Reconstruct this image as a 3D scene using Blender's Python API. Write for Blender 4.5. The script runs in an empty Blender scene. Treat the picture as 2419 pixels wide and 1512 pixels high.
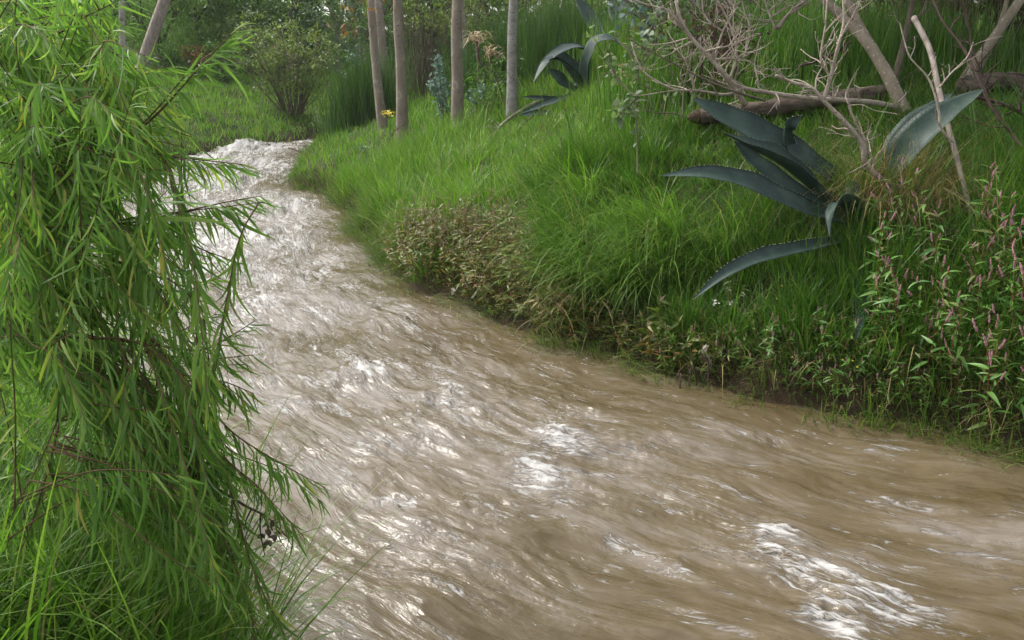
import bpy, math, random
import numpy as np
from mathutils import Vector

# ---------------------------------------------------------------- camera, sky, sun, exposure
SC = bpy.context.scene
COL = SC.collection
PITCH, FPX, EYE = math.radians(16.34), 887.0, np.array([0.0, 0.0, 2.2])
cam_d = bpy.data.cameras.new('camera')
cam_d.sensor_width = 36.0
cam_d.lens = 36.0 * FPX / 1024.0
cam_d.clip_start, cam_d.clip_end = 0.05, 600.0
cam = bpy.data.objects.new('camera', cam_d)
COL.objects.link(cam)
cam.location = EYE
cam.rotation_euler = (math.radians(90) - PITCH, 0, 0)
SC.camera = cam

SUN_DIR = Vector((-0.66, 0.46, 0.95)).normalized()
world = bpy.data.worlds.new('World')
SC.world = world
world.use_nodes = True
wn = world.node_tree
wn.nodes.clear()
sky = wn.nodes.new('ShaderNodeTexSky')
sky.sky_type = 'NISHITA'
sky.sun_disc = False
sky.sun_elevation = math.asin(SUN_DIR.z)
sky.sun_rotation = math.atan2(SUN_DIR.x, SUN_DIR.y)
sky.air_density, sky.dust_density, sky.ozone_density = 1.0, 4.0, 1.0
hsv = wn.nodes.new('ShaderNodeHueSaturation')          # thin bright overcast: the blue is washed out
hsv.inputs['Saturation'].default_value = 0.28
bg = wn.nodes.new('ShaderNodeBackground')
bg.inputs['Strength'].default_value = 0.15
wo = wn.nodes.new('ShaderNodeOutputWorld')
wn.links.new(sky.outputs[0], hsv.inputs['Color'])
wn.links.new(hsv.outputs[0], bg.inputs['Color'])
wn.links.new(bg.outputs[0], wo.inputs['Surface'])

sun_d = bpy.data.lights.new('sun', 'SUN')
sun_d.energy = 1.5
sun_d.angle = math.radians(18)
sun_d.color = (1.0, 0.96, 0.88)
sun = bpy.data.objects.new('sun', sun_d)
COL.objects.link(sun)
sun.location = (0, 0, 30)
sun.rotation_euler = SUN_DIR.to_track_quat('Z', 'Y').to_euler()

SC.view_settings.view_transform = 'Standard'
SC.view_settings.look = 'None'
SC.view_settings.gamma = 1.0
SC.view_settings.use_curve_mapping = False
SC.view_settings.exposure = 1.35
SC.render.engine = 'CYCLES'
SC.cycles.max_bounces = 8
SC.cycles.transmission_bounces = 6
SC.cycles.transparent_max_bounces = 6
SC.cycles.use_denoising = True

# ---------------------------------------------------------------- helpers: places
rng = np.random.default_rng(7)
random.seed(7)
K = 2418.0 / 1024.0
_F = np.array([0, math.cos(PITCH), -math.sin(PITCH)])
_U = np.array([0, math.sin(PITCH), math.cos(PITCH)])
_R = np.array([1.0, 0, 0])

def ray(x, y):
    return _F + (x / K - 512) / FPX * _R - (y / K - 320) / FPX * _U

def D(x, y, dep):
    """the place seen at (x, y) of the photo, dep metres in front of the lens"""
    return EYE + ray(x, y) * dep

def G(x, y, z=0.0):
    d = ray(x, y)
    return EYE + d * ((z - EYE[2]) / d[2])

def W(x, y, Y):
    d = ray(x, y)
    return EYE + d * (Y / d[1])

def _h(ix, iy, seed):
    n = (ix.astype(np.int64) * 374761393 + iy.astype(np.int64) * 668265263 + seed * 1274126177) & 0xffffffff
    n = ((n ^ (n >> 13)) * 1274126177) & 0xffffffff
    return ((n ^ (n >> 16)) & 0xffff) / 65535.0

def vn(x, y, seed=0):
    ix, iy = np.floor(x), np.floor(y)
    fx, fy = x - ix, y - iy
    fx = fx * fx * fx * (fx * (fx * 6 - 15) + 10)
    fy = fy * fy * fy * (fy * (fy * 6 - 15) + 10)
    a, b = _h(ix, iy, seed), _h(ix + 1, iy, seed)
    c, d = _h(ix, iy + 1, seed), _h(ix + 1, iy + 1, seed)
    return (a + (b - a) * fx) * (1 - fy) + (c + (d - c) * fx) * fy

def fbm(x, y, seed=0, o=4, g=0.5):
    s, a, t = 0, 1.0, 0
    for k in range(o):
        s = s + a * vn(x * 2 ** k + 17.3 * k, y * 2 ** k - 9.1 * k, seed + k)
        t += a
        a *= g
    return s / t * 2 - 1

def nrm(v):
    return v / np.maximum(np.linalg.norm(v, axis=-1, keepdims=True), 1e-9)

# ---------------------------------------------------------------- helpers: meshes
def mesh_np(name, verts, faces, mats, smooth=True, matidx=None):
    """verts (n,3); faces: list of int arrays (m,k)"""
    me = bpy.data.meshes.new(name)
    verts = np.asarray(verts, dtype=np.float32)
    faces = [np.asarray(f, dtype=np.int32) for f in faces if len(f)]
    me.vertices.add(len(verts))
    me.vertices.foreach_set('co', verts.ravel())
    tot = np.concatenate([np.full(len(f), f.shape[1], np.int32) for f in faces])
    loops = np.concatenate([f.ravel() for f in faces])
    me.loops.add(len(loops))
    me.loops.foreach_set('vertex_index', loops)
    me.polygons.add(len(tot))
    st = np.zeros(len(tot), np.int32)
    st[1:] = np.cumsum(tot)[:-1]
    me.polygons.foreach_set('loop_start', st)
    me.polygons.foreach_set('loop_total', tot)
    if matidx is not None:
        me.polygons.foreach_set('material_index', np.asarray(matidx, np.int32))
    me.polygons.foreach_set('use_smooth', np.full(len(tot), smooth, bool))
    for m in (mats if isinstance(mats, (list, tuple)) else [mats]):
        me.materials.append(m)
    me.update(calc_edges=True)
    return me

class MB:
    """collects pieces of one mesh"""
    def __init__(s):
        s.v, s.q, s.t, s.n = [], [], [], 0
    def add(s, v, quads=None, tris=None):
        v = np.asarray(v, float).reshape(-1, 3)
        if quads is not None and len(quads): s.q.append(np.asarray(quads) + s.n)
        if tris is not None and len(tris): s.t.append(np.asarray(tris) + s.n)
        s.v.append(v)
        s.n += len(v)
        return s
    def mesh(s, name, mat, origin=(0, 0, 0), smooth=True):
        f = []
        if s.q: f.append(np.concatenate(s.q))
        if s.t: f.append(np.concatenate(s.t))
        return mesh_np(name, np.concatenate(s.v) - np.asarray(origin), f, mat, smooth)

def crom(P, n):
    """Catmull-Rom through P (m,k), n samples per span"""
    P = np.asarray(P, float)
    if len(P) < 3 or n < 2:
        t = np.linspace(0, len(P) - 1, (len(P) - 1) * max(n, 1) + 1)
        return np.stack([np.interp(t, range(len(P)), P[:, k]) for k in range(P.shape[1])], 1)
    E = np.vstack([2 * P[0] - P[1], P, 2 * P[-1] - P[-2]])
    out = []
    for i in range(len(P) - 1):
        p0, p1, p2, p3 = E[i:i + 4]
        t = np.linspace(0, 1, n, endpoint=False)[:, None]
        out.append(.5 * (2 * p1 + (p2 - p0) * t + (2 * p0 - 5 * p1 + 4 * p2 - p3) * t ** 2 + (3 * p1 - p0 - 3 * p2 + p3) * t ** 3))
    out.append(P[-1:])
    return np.vstack(out)

def tube(mb, P, R, seg=6, n=4, rough=0.0, cap=True):
    """round tapered limb through points P with radii R"""
    P, R = np.asarray(P, float), np.asarray(R, float)
    if R.ndim == 0: R = np.full(len(P), float(R))
    C = crom(np.column_stack([P, R]), n)
    P, R = C[:, :3], np.maximum(C[:, 3], 0.0004)
    T = nrm(np.gradient(P, axis=0))
    a = np.array([0, 0, 1.0]) if abs(T[0][2]) < .9 else np.array([1.0, 0, 0])
    X = nrm(np.cross(T[0], a))
    Xs = []
    for t in T:
        X = nrm(X - t * np.dot(X, t))
        Xs.append(X)
    Xs = np.array(Xs)
    Ys = np.cross(T, Xs)
    an = np.arange(seg) * 2 * math.pi / seg
    rr = R[:, None] * (1 + rough * rng.normal(size=(len(P), seg)))
    V = P[:, None, :] + rr[..., None] * (np.cos(an)[None, :, None] * Xs[:, None, :] + np.sin(an)[None, :, None] * Ys[:, None, :])
    m = len(P)
    i = np.arange(m - 1)[:, None] * seg
    j = np.arange(seg)[None, :]
    q = np.stack([i + j, i + (j + 1) % seg, i + seg + (j + 1) % seg, i + seg + j], -1).reshape(-1, 4)
    tr = []
    V = V.reshape(-1, 3)
    if cap:
        V = np.vstack([V, P[:1], P[-1:]])
        for k in range(seg):
            tr.append((m * seg, (k + 1) % seg, k))
            tr.append((m * seg + 1, (m - 1) * seg + k, (m - 1) * seg + (k + 1) % seg))
    mb.add(V, q, tr)
    return P, R

def leaf_proto(prof, L=5, fold=0.25, curl=0.2, sickle=0.0, mid=True):
    """unit leaf along +Y; prof = half width at t; returns verts, quads"""
    t = np.linspace(0, 1, L + 1)
    w = np.array([prof(a) for a in t])
    x0 = sickle * t ** 2
    z0 = -curl * t ** 2
    y0 = t * (1 - .25 * abs(curl) * t)
    cols = []
    cols.append(np.stack([x0 - w, y0, z0 + fold * w], 1))
    if mid: cols.append(np.stack([x0, y0, z0], 1))
    cols.append(np.stack([x0 + w, y0, z0 + fold * w], 1))
    c = len(cols)
    V = np.stack(cols, 1).reshape(-1, 3)
    q = [(i * c + k, i * c + k + 1, (i + 1) * c + k + 1, (i + 1) * c + k) for i in range(L) for k in range(c - 1)]
    return V, np.array(q)

def axes(d, n):
    """frames whose Y runs along d and whose Z leans to n: (N,3,3), columns X Y Z"""
    Y = nrm(d)
    X = nrm(np.cross(Y, n))
    Z = np.cross(X, Y)
    return np.stack([X, Y, Z], -1)

def place(mb, proto, pos, M, sc):
    V, q = proto
    N = len(pos)
    if N == 0: return
    A = np.einsum('nij,mj->nmi', M * np.asarray(sc).reshape(-1, 1, 1), V) + pos[:, None, :]
    Q = q[None] + (np.arange(N) * len(V))[:, None, None]
    if q.shape[1] == 4: mb.add(A.reshape(-1, 3), quads=Q.reshape(-1, 4))
    else: mb.add(A.reshape(-1, 3), tris=Q.reshape(-1, 3))

def blades(mb, root, az, L, w, lean, bend, K_=3, side=None):
    """grass blades bending over along azimuth az"""
    N = len(root)
    t = np.linspace(0, 1, K_ + 1)
    th = lean[:, None] + bend[:, None] * (t[:-1] + .5 / K_)[None]
    seg = L[:, None] / K_
    hx = np.concatenate([np.zeros((N, 1)), np.cumsum(np.sin(th) * seg, 1)], 1)
    hz = np.concatenate([np.zeros((N, 1)), np.cumsum(np.cos(th) * seg, 1)], 1)
    ca, sa = np.cos(az), np.sin(az)
    C = root[:, None, :] + np.stack([hx * ca[:, None], hx * sa[:, None], hz], -1)
    wa = az + math.pi / 2 + (rng.normal(size=N) * .6 if side is None else side)
    wd = np.stack([np.cos(wa), np.sin(wa), np.zeros(N)], -1)
    prof = np.clip(1.05 - t ** 1.6, 0, 1) * np.where(t < .2, .75, 1)
    ww = w[:, None] * .5 * prof[None]
    Lf, Rt = C - wd[:, None] * ww[..., None], C + wd[:, None] * ww[..., None]
    V = np.stack([Lf[:, :-1], Rt[:, :-1]], 2).reshape(N, 2 * K_, 3)
    V = np.concatenate([V, C[:, -1:]], 1)
    m = 2 * K_ + 1
    b = (np.arange(N) * m)[:, None, None]
    q = np.array([(2 * i, 2 * i + 1, 2 * i + 3, 2 * i + 2) for i in range(K_ - 1)])
    tr = np.array([(2 * K_ - 2, 2 * K_ - 1, 2 * K_)])
    mb.add(V.reshape(-1, 3), (q[None] + b).reshape(-1, 4), (tr[None] + b).reshape(-1, 3))

# ---------------------------------------------------------------- helpers: objects
def tag(o, label=None, cat=None, group=None, kind=None):
    if label: o['label'] = label
    if cat: o['category'] = cat
    if group: o['group'] = group
    if kind: o['kind'] = kind
    return o

def thing(name, loc, label, cat, group=None):
    o = bpy.data.objects.new(name, None)
    o.empty_display_size = .1
    COL.objects.link(o)
    o.location = loc
    return tag(o, label, cat, group)

def obj(name, me, parent=None, **kw):
    o = bpy.data.objects.new(name, me)
    COL.objects.link(o)
    if parent is not None: o.parent = parent
    return tag(o, **kw)

def part(name, mb, mat, parent, smooth=True, **kw):
    """child built in world space, hung on its (unrotated) thing"""
    return obj(name, mb.mesh(name, mat, np.array(parent.location), smooth), parent, **kw)

def dup(root, loc, rz, sc, label=None, tilt=(0, 0)):
    r = root.copy()
    COL.objects.link(r)
    r.location, r.rotation_euler, r.scale = loc, (tilt[0], tilt[1], rz), (sc, sc, sc)
    if label: r['label'] = label
    for ch in root.children:
        c = ch.copy()
        COL.objects.link(c)
        c.parent = r
        for g in ch.children:
            d = g.copy()
            COL.objects.link(d)
            d.parent = c
    return r

# ---------------------------------------------------------------- materials
def mat_new(name):
    m = bpy.data.materials.new(name)
    m.use_nodes = True
    nt = m.node_tree
    nt.nodes.clear()
    return m, nt, nt.nodes.new('ShaderNodeOutputMaterial')

def node(nt, typ, **kw):
    n = nt.nodes.new(typ)
    for k, v in kw.items():
        if k in n.inputs: n.inputs[k].default_value = v
        else: setattr(n, k, v)
    return n

def ramp(nt, stops):
    r = nt.nodes.new('ShaderNodeValToRGB')
    e = r.color_ramp.elements
    while len(e) > 1: e.remove(e[-1])
    e[0].position, e[0].color = stops[0][0], (*stops[0][1], 1)
    for p, c in stops[1:]:
        x = e.new(p)
        x.color = (*c, 1)
    return r

def leaf_mat(name, stops, trans=.4, rough=.5, spec=.35, back=None, tcol=(1.0, 1.18, .60)):
    """leaf or blade: every leaf its own tone, light comes through it"""
    m, nt, out = mat_new(name)
    geo, oi = node(nt, 'ShaderNodeNewGeometry'), node(nt, 'ShaderNodeObjectInfo')
    ad = node(nt, 'ShaderNodeMath', operation='ADD')
    fr = node(nt, 'ShaderNodeMath', operation='FRACT')
    nt.links.new(geo.outputs['Random Per Island'], ad.inputs[0])
    nt.links.new(oi.outputs['Random'], ad.inputs[1])
    nt.links.new(ad.outputs[0], fr.inputs[0])
    r = ramp(nt, stops)
    nt.links.new(fr.outputs[0], r.inputs[0])
    col = r.outputs[0]
    if back:
        mx = node(nt, 'ShaderNodeMix', data_type='RGBA')
        nt.links.new(geo.outputs['Backfacing'], mx.inputs['Factor'])
        nt.links.new(col, mx.inputs['A'])
        bm = node(nt, 'ShaderNodeMix', data_type='RGBA', Factor=.6)
        nt.links.new(col, bm.inputs['A'])
        bm.inputs['B'].default_value = (*back, 1)
        nt.links.new(bm.outputs['Result'], mx.inputs['B'])
        col = mx.outputs['Result']
    p = node(nt, 'ShaderNodeBsdfPrincipled', Roughness=rough)
    p.inputs['Specular IOR Level'].default_value = spec
    nt.links.new(col, p.inputs['Base Color'])
    tm = node(nt, 'ShaderNodeMix', data_type='RGBA', blend_type='MULTIPLY', Factor=1.0)
    tm.inputs['B'].default_value = (*tcol, 1)
    nt.links.new(col, tm.inputs['A'])
    tl = node(nt, 'ShaderNodeBsdfTranslucent')
    nt.links.new(tm.outputs['Result'], tl.inputs['Color'])
    ms = node(nt, 'ShaderNodeMixShader', Fac=trans)
    nt.links.new(p.outputs[0], ms.inputs[1])
    nt.links.new(tl.outputs[0], ms.inputs[2])
    nt.links.new(ms.outputs[0], out.inputs['Surface'])
    return m

def bark_mat(name, a, b, scale=12.0, stretch=(1, 1, .2), rough=.85, bump=.4, spots=None, c=None):
    m, nt, out = mat_new(name)
    tc = node(nt, 'ShaderNodeTexCoord')
    mp = node(nt, 'ShaderNodeMapping')
    mp.inputs['Scale'].default_value = stretch
    nt.links.new(tc.outputs['Object'], mp.inputs[0])
    n1 = node(nt, 'ShaderNodeTexNoise', Scale=scale, Detail=6.0, Roughness=.65)
    nt.links.new(mp.outputs[0], n1.inputs['Vector'])
    stops = [(.3, a), (.7, b)] if c is None else [(.3, a), (.5, c), (.7, b)]
    r = ramp(nt, stops)
    nt.links.new(n1.outputs['Fac'], r.inputs[0])
    col = r.outputs[0]
    if spots:
        n2 = node(nt, 'ShaderNodeTexNoise', Scale=spots[0], Detail=2.0)
        nt.links.new(tc.outputs['Object'], n2.inputs['Vector'])
        r2 = ramp(nt, [(spots[1], (0, 0, 0)), (spots[1] + .06, (1, 1, 1))])
        nt.links.new(n2.outputs['Fac'], r2.inputs[0])
        mx = node(nt, 'ShaderNodeMix', data_type='RGBA')
        nt.links.new(r2.outputs[0], mx.inputs['Factor'])
        nt.links.new(col, mx.inputs['A'])
        mx.inputs['B'].default_value = (*spots[2], 1)
        col = mx.outputs['Result']
    p = node(nt, 'ShaderNodeBsdfPrincipled', Roughness=rough)
    p.inputs['Specular IOR Level'].default_value = .2
    nt.links.new(col, p.inputs['Base Color'])
    bp = node(nt, 'ShaderNodeBump', Strength=bump, Distance=.02)
    nt.links.new(n1.outputs['Fac'], bp.inputs['Height'])
    nt.links.new(bp.outputs[0], p.inputs['Normal'])
    nt.links.new(p.outputs[0], out.inputs['Surface'])
    return m

M = {}
M['grass'] = leaf_mat('grass_blades', [(0, (.055, .13, .016)), (.3, (.095, .205, .024)), (.6, (.14, .265, .032)), (.86, (.20, .31, .05)), (.93, (.20, .24, .08)), (.97, (.30, .26, .12)), (1, (.10, .18, .03))], trans=.42, rough=.42)
M['shade_grass'] = leaf_mat('shade_dark_blades', [(0, (.032, .088, .013)), (.4, (.058, .138, .018)), (.8, (.095, .19, .024)), (.93, (.15, .23, .045)), (.97, (.26, .22, .10)), (1, (.05, .12, .02))], trans=.40, rough=.4, spec=.4)  # darker version of grass, the canopy's shade put into the blade colour
M['wet_grass'] = leaf_mat('waterside_blades', [(0, (.045, .10, .016)), (.45, (.085, .16, .026)), (.8, (.14, .20, .045)), (.93, (.21, .19, .08)), (1, (.26, .21, .12))], trans=.35, rough=.4)
M['straw'] = leaf_mat('dry_blades', [(0, (.22, .17, .07)), (.5, (.40, .33, .15)), (1, (.14, .11, .05))], trans=.3, rough=.6, tcol=(1.1, 1, .8))
M['rush'] = leaf_mat('rush_stems', [(0, (.030, .075, .016)), (.5, (.050, .105, .022)), (1, (.080, .15, .030))], trans=.25, rough=.5)
M['willow'] = leaf_mat('willow_leaf', [(0, (.085, .175, .034)), (.35, (.125, .235, .045)), (.65, (.17, .29, .060)), (.90, (.24, .35, .085)), (.975, (.34, .38, .08)), (.992, (.42, .36, .07)), (1, (.13, .22, .04))], trans=.52, rough=.48, spec=.3, back=(.14, .22, .12))
M['twig'] = bark_mat('twig_bark', (.055, .030, .018), (.13, .075, .04), 30, bump=.1)
M['smart_leaf'] = leaf_mat('smartweed_leaf', [(0, (.055, .145, .028)), (.5, (.100, .22, .042)), (.9, (.15, .27, .06)), (1, (.17, .15, .05))], trans=.38, rough=.38, spec=.45)
M['smart_dull'] = leaf_mat('smartweed_dull_leaf', [(0, (.08, .13, .022)), (.35, (.12, .17, .032)), (.65, (.16, .18, .042)), (.88, (.21, .145, .045)), (1, (.22, .10, .045))], trans=.34, rough=.45)
M['smart_stem'] = bark_mat('smartweed_stem', (.16, .045, .025), (.13, .13, .04), 18, bump=.05, rough=.5)
M['pink'] = leaf_mat('pink_beads', [(0, (.36, .12, .19)), (.5, (.50, .22, .28)), (.9, (.62, .38, .42)), (1, (.32, .09, .14))], trans=.2, rough=.5, tcol=(1, .8, .85))
M['pink_pale'] = leaf_mat('faded_pink_beads', [(0, (.26, .15, .13)), (.6, (.40, .26, .25)), (1, (.20, .09, .07))], trans=.2, rough=.6, tcol=(1, .8, .8))
M['yellow'] = leaf_mat('yellow_petal', [(0, (.72, .58, .05)), (1, (.80, .70, .14))], trans=.2, rough=.5, tcol=(1, 1, .6))
M['pale_bark'] = bark_mat('pale_bark', (.13, .105, .075), (.26, .215, .16), 9, (1, 1, .35), bump=.35, spots=(38, .62, (.36, .33, .27)))
M['grey_bark'] = bark_mat('weathered_wood', (.13, .10, .085), (.34, .29, .25), 16, (1, 1, .25), bump=.4)
M['bare_bark'] = bark_mat('bare_branch_bark', (.18, .145, .11), (.42, .36, .295), 14, (1, 1, .6), bump=.3, spots=(60, .62, (.16, .10, .07)))
M['log_bark'] = bark_mat('log_bark', (.010, .007, .005), (.17, .13, .10), 15, (.22, 1, 1), bump=1.0, rough=.95)
M['log_end'] = bark_mat('wet_cut_wood', (.030, .018, .012), (.085, .05, .033), 20, bump=.3)
M['dark_twig'] = bark_mat('dark_twigs', (.035, .022, .018), (.095, .060, .048), 14, bump=.2)
M['brown_twig'] = bark_mat('brown_twigs', (.060, .048, .034), (.15, .12, .085), 14, bump=.2)
M['trunk'] = bark_mat('smooth_trunk_bark', (.15, .12, .095), (.28, .235, .19), 7, (1, 1, .35), bump=.35, spots=(6, .60, (.30, .26, .215)))
M['trunk_pale'] = bark_mat('pale_grey_trunk_bark', (.17, .15, .135), (.36, .34, .32), 8, (1, 1, 1.6), bump=.35, spots=(8, .64, (.17, .13, .09)))
M['far_bark'] = bark_mat('dark_tree_bark', (.030, .026, .022), (.085, .072, .06), 6, bump=.3)
M['scar'] = bark_mat('bark_scar', (.035, .022, .015), (.07, .045, .03), 20)

def foliage(name, a, b, c, trans=.48, **kw):
    return leaf_mat(name, [(0, a), (.5, b), (1, c)], trans=trans, rough=.5, **kw)
M['fol_light'] = foliage('light_green_foliage', (.10, .19, .045), (.15, .25, .065), (.21, .31, .10))
M['fol_mid'] = foliage('green_foliage', (.065, .13, .032), (.10, .175, .045), (.15, .22, .06))
M['fol_dark'] = foliage('dark_foliage', (.032, .065, .020), (.052, .098, .028), (.085, .14, .038))
M['fol_olive'] = foliage('olive_foliage', (.085, .125, .036), (.135, .18, .055), (.20, .235, .08))
M['fol_blue'] = foliage('blue_green_foliage', (.075, .125, .105), (.13, .195, .165), (.20, .27, .23), tcol=(1, 1.1, .9))
M['fol_red'] = foliage('reddish_foliage', (.15, .075, .03), (.20, .11, .035), (.10, .15, .035), tcol=(1.1, 1, .6))
M['fol_spear'] = foliage('bright_green_foliage', (.055, .13, .022), (.085, .18, .030), (.13, .23, .05))
M['sapling'] = foliage('pale_sapling_leaves', (.085, .14, .065), (.13, .19, .09), (.19, .24, .12), tcol=(1.1, 1.2, .7))
M['fol_dry'] = foliage('dry_brown_foliage', (.045, .028, .022), (.075, .048, .038), (.12, .08, .06), tcol=(1, .9, .8))
M['pale_dry'] = foliage('pale_dead_leaves', (.26, .19, .11), (.42, .34, .22), (.56, .48, .36), tcol=(1, .9, .8))
M['white_rag'] = bark_mat('muddy_white_rag', (.40, .34, .26), (.74, .69, .60), 14, bump=.3)
M['black_rag'] = bark_mat('black_rag', (.015, .015, .018), (.05, .05, .055), 14, bump=.3)

def agave_mat():
    m, nt, out = mat_new('agave_skin')
    tc = node(nt, 'ShaderNodeTexCoord')
    n1 = node(nt, 'ShaderNodeTexNoise', Scale=7.0, Detail=5.0, Roughness=.6)
    nt.links.new(tc.outputs['Object'], n1.inputs['Vector'])
    n2 = node(nt, 'ShaderNodeTexNoise', Scale=55.0, Detail=3.0)
    nt.links.new(tc.outputs['Object'], n2.inputs['Vector'])
    r = ramp(nt, [(.30, (.017, .033, .027)), (.50, (.027, .047, .038)), (.72, (.048, .074, .057))])
    nt.links.new(n1.outputs['Fac'], r.inputs[0])
    r2 = ramp(nt, [(.62, (0, 0, 0)), (.75, (.35, .35, .35))])
    nt.links.new(n2.outputs['Fac'], r2.inputs[0])
    mx = node(nt, 'ShaderNodeMix', data_type='RGBA')
    nt.links.new(r2.outputs[0], mx.inputs['Factor'])
    nt.links.new(r.outputs[0], mx.inputs['A'])
    mx.inputs['B'].default_value = (.10, .135, .12, 1)
    p = node(nt, 'ShaderNodeBsdfPrincipled', Roughness=.5)
    p.inputs['Specular IOR Level'].default_value = .22
    nt.links.new(mx.outputs['Result'], p.inputs['Base Color'])
    bp = node(nt, 'ShaderNodeBump', Strength=.12, Distance=.02)
    nt.links.new(n1.outputs['Fac'], bp.inputs['Height'])
    nt.links.new(bp.outputs[0], p.inputs['Normal'])
    nt.links.new(p.outputs[0], out.inputs['Surface'])
    return m
M['agave'] = agave_mat()
M['spine'] = bark_mat('agave_spine', (.12, .10, .07), (.26, .24, .19), 20, bump=.05)

def ground_mat():
    m, nt, out = mat_new('soil_and_moss')
    tc = node(nt, 'ShaderNodeTexCoord')
    n1 = node(nt, 'ShaderNodeTexNoise', Scale=1.3, Detail=8.0, Roughness=.7)
    nt.links.new(tc.outputs['Object'], n1.inputs['Vector'])
    n2 = node(nt, 'ShaderNodeTexNoise', Scale=24.0, Detail=4.0, Roughness=.7)
    nt.links.new(tc.outputs['Object'], n2.inputs['Vector'])
    r = ramp(nt, [(.28, (.030, .022, .013)), (.46, (.045, .045, .016)), (.6, (.035, .070, .014)), (.8, (.065, .10, .022))])
    nt.links.new(n1.outputs['Fac'], r.inputs[0])
    mx = node(nt, 'ShaderNodeMix', data_type='RGBA', blend_type='MULTIPLY', Factor=.6)
    r2 = ramp(nt, [(.3, (.35, .35, .35)), (.7, (1.3, 1.3, 1.3))])
    nt.links.new(n2.outputs['Fac'], r2.inputs[0])
    nt.links.new(r.outputs[0], mx.inputs['A'])
    nt.links.new(r2.outputs[0], mx.inputs['B'])
    sx_ = node(nt, 'ShaderNodeSeparateXYZ')                # silt line left by the flood
    nt.links.new(tc.outputs['Object'], sx_.inputs[0])
    mr = node(nt, 'ShaderNodeMapRange')
    mr.inputs['From Min'].default_value, mr.inputs['From Max'].default_value = .16, .42
    nt.links.new(sx_.outputs['Z'], mr.inputs['Value'])
    m2 = node(nt, 'ShaderNodeMix', data_type='RGBA')
    nt.links.new(mr.outputs[0], m2.inputs['Factor'])
    m2.inputs['A'].default_value = (.040, .027, .015, 1)
    nt.links.new(mx.outputs['Result'], m2.inputs['B'])
    p = node(nt, 'ShaderNodeBsdfPrincipled', Roughness=.9)
    p.inputs['Specular IOR Level'].default_value = .15
    nt.links.new(m2.outputs['Result'], p.inputs['Base Color'])
    bp = node(nt, 'ShaderNodeBump', Strength=.8, Distance=.06)
    nt.links.new(n2.outputs['Fac'], bp.inputs['Height'])
    nt.links.new(bp.outputs[0], p.inputs['Normal'])
    nt.links.new(p.outputs[0], out.inputs['Surface'])
    return m
M['ground'] = ground_mat()

# ---------------------------------------------------------------- the river and its banks
_rp = [(785, 328), (742, 345), (704, 378), (672, 418), (692, 446), (786, 460), (797, 492), (850, 512), (862, 556), (912, 600), (928, 650),
       (985, 688), (1090, 715), (1160, 757), (1250, 792), (1400, 832), (1560, 882), (1690, 912), (1850, 957), (2000, 987), (2150, 1007), (2300, 1040), (2440, 1066)]
RS = [(60, 42), (20, 36), (6, 33), (0, 30), (-3, 28)] + [tuple(G(x, y)[:2]) for x, y in _rp] + [(4.6, 4.15), (7, 3.7), (14, 3.2), (60, 3)]
LS = [(60, 47), (20, 41), (5, 37.5), (-1.5, 33), (-4.2, 29)] + [tuple(G(x, y)[:2]) for x, y in [(785, 322), (700, 336), (600, 352), (470, 366)]] + \
     [(-8.0, 19), (-7.3, 16), (-6.2, 12.5), (-5.0, 10), (-4.1, 8), (-3.05, 5.8), (-2.15, 4.3), (-1.62, 3.45), (-1.05, 2.72), (-.2, 2.1), (1, 1.65), (3, 1.3), (7, 1.0), (14, .8), (60, .5)]
RS, LS = np.array(RS), np.array(LS)

def ragged(L, seed):
    """a shore line with small bays and points"""
    l_ = np.concatenate([[0], np.cumsum(np.hypot(*np.diff(L, axis=0).T))])
    t_ = np.concatenate([np.arange(0, l_[-1], .22), l_[-1:]])
    Q = np.column_stack([np.interp(t_, l_, L[:, 0]), np.interp(t_, l_, L[:, 1])])
    near_ = np.hypot(Q[:, 0], Q[:, 1]) < 24
    Q, t_ = Q[near_], t_[near_]
    T_ = nrm(np.gradient(Q, axis=0))
    off = .16 * fbm(t_ * .9, t_ * 0 + seed, seed, 2) + .09 * fbm(t_ * 2.6, t_ * 0 + seed, seed + 3, 2)
    Q = Q + np.stack([-T_[:, 1], T_[:, 0]], 1) * off[:, None]
    f_ = np.hypot(L[:, 0], L[:, 1]) < 24
    k0, k1 = np.nonzero(f_)[0][[0, -1]]
    return np.vstack([L[:k0], Q, L[k1 + 1:]])
MID_R, MID_L = RS, LS
RS, LS = ragged(RS, 21), ragged(LS, 33)

def seg_dist(P, L):
    """distance of points (n,2) to polyline L"""
    best = np.full(len(P), 1e9)
    for a, b in zip(L[:-1], L[1:]):
        ab = b - a
        t = np.clip(((P - a) @ ab) / max(ab @ ab, 1e-9), 0, 1)
        best = np.minimum(best, np.hypot(*(P - a - t[:, None] * ab).T))
    return best

def inside(P, poly):
    c = np.zeros(len(P), bool)
    j = len(poly) - 1
    for i in range(len(poly)):
        xi, yi = poly[i]
        xj, yj = poly[j]
        m = (yi > P[:, 1]) != (yj > P[:, 1])
        if m.any():
            c[m] ^= P[m, 0] < (xj - xi) * (P[m, 1] - yi) / (yj - yi + 1e-12) + xi
        j = i
    return c

RIVER = np.vstack([RS, LS[::-1]])

def bank(P):
    """signed distance to the water (negative in the river), True on the right bank"""
    P = np.asarray(P, float)
    dr, dl = seg_dist(P, RS), seg_dist(P, LS)
    ins = inside(P, RIVER)
    return np.where(ins, -np.minimum(dr, dl), np.minimum(dr, dl)), dr < dl

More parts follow.
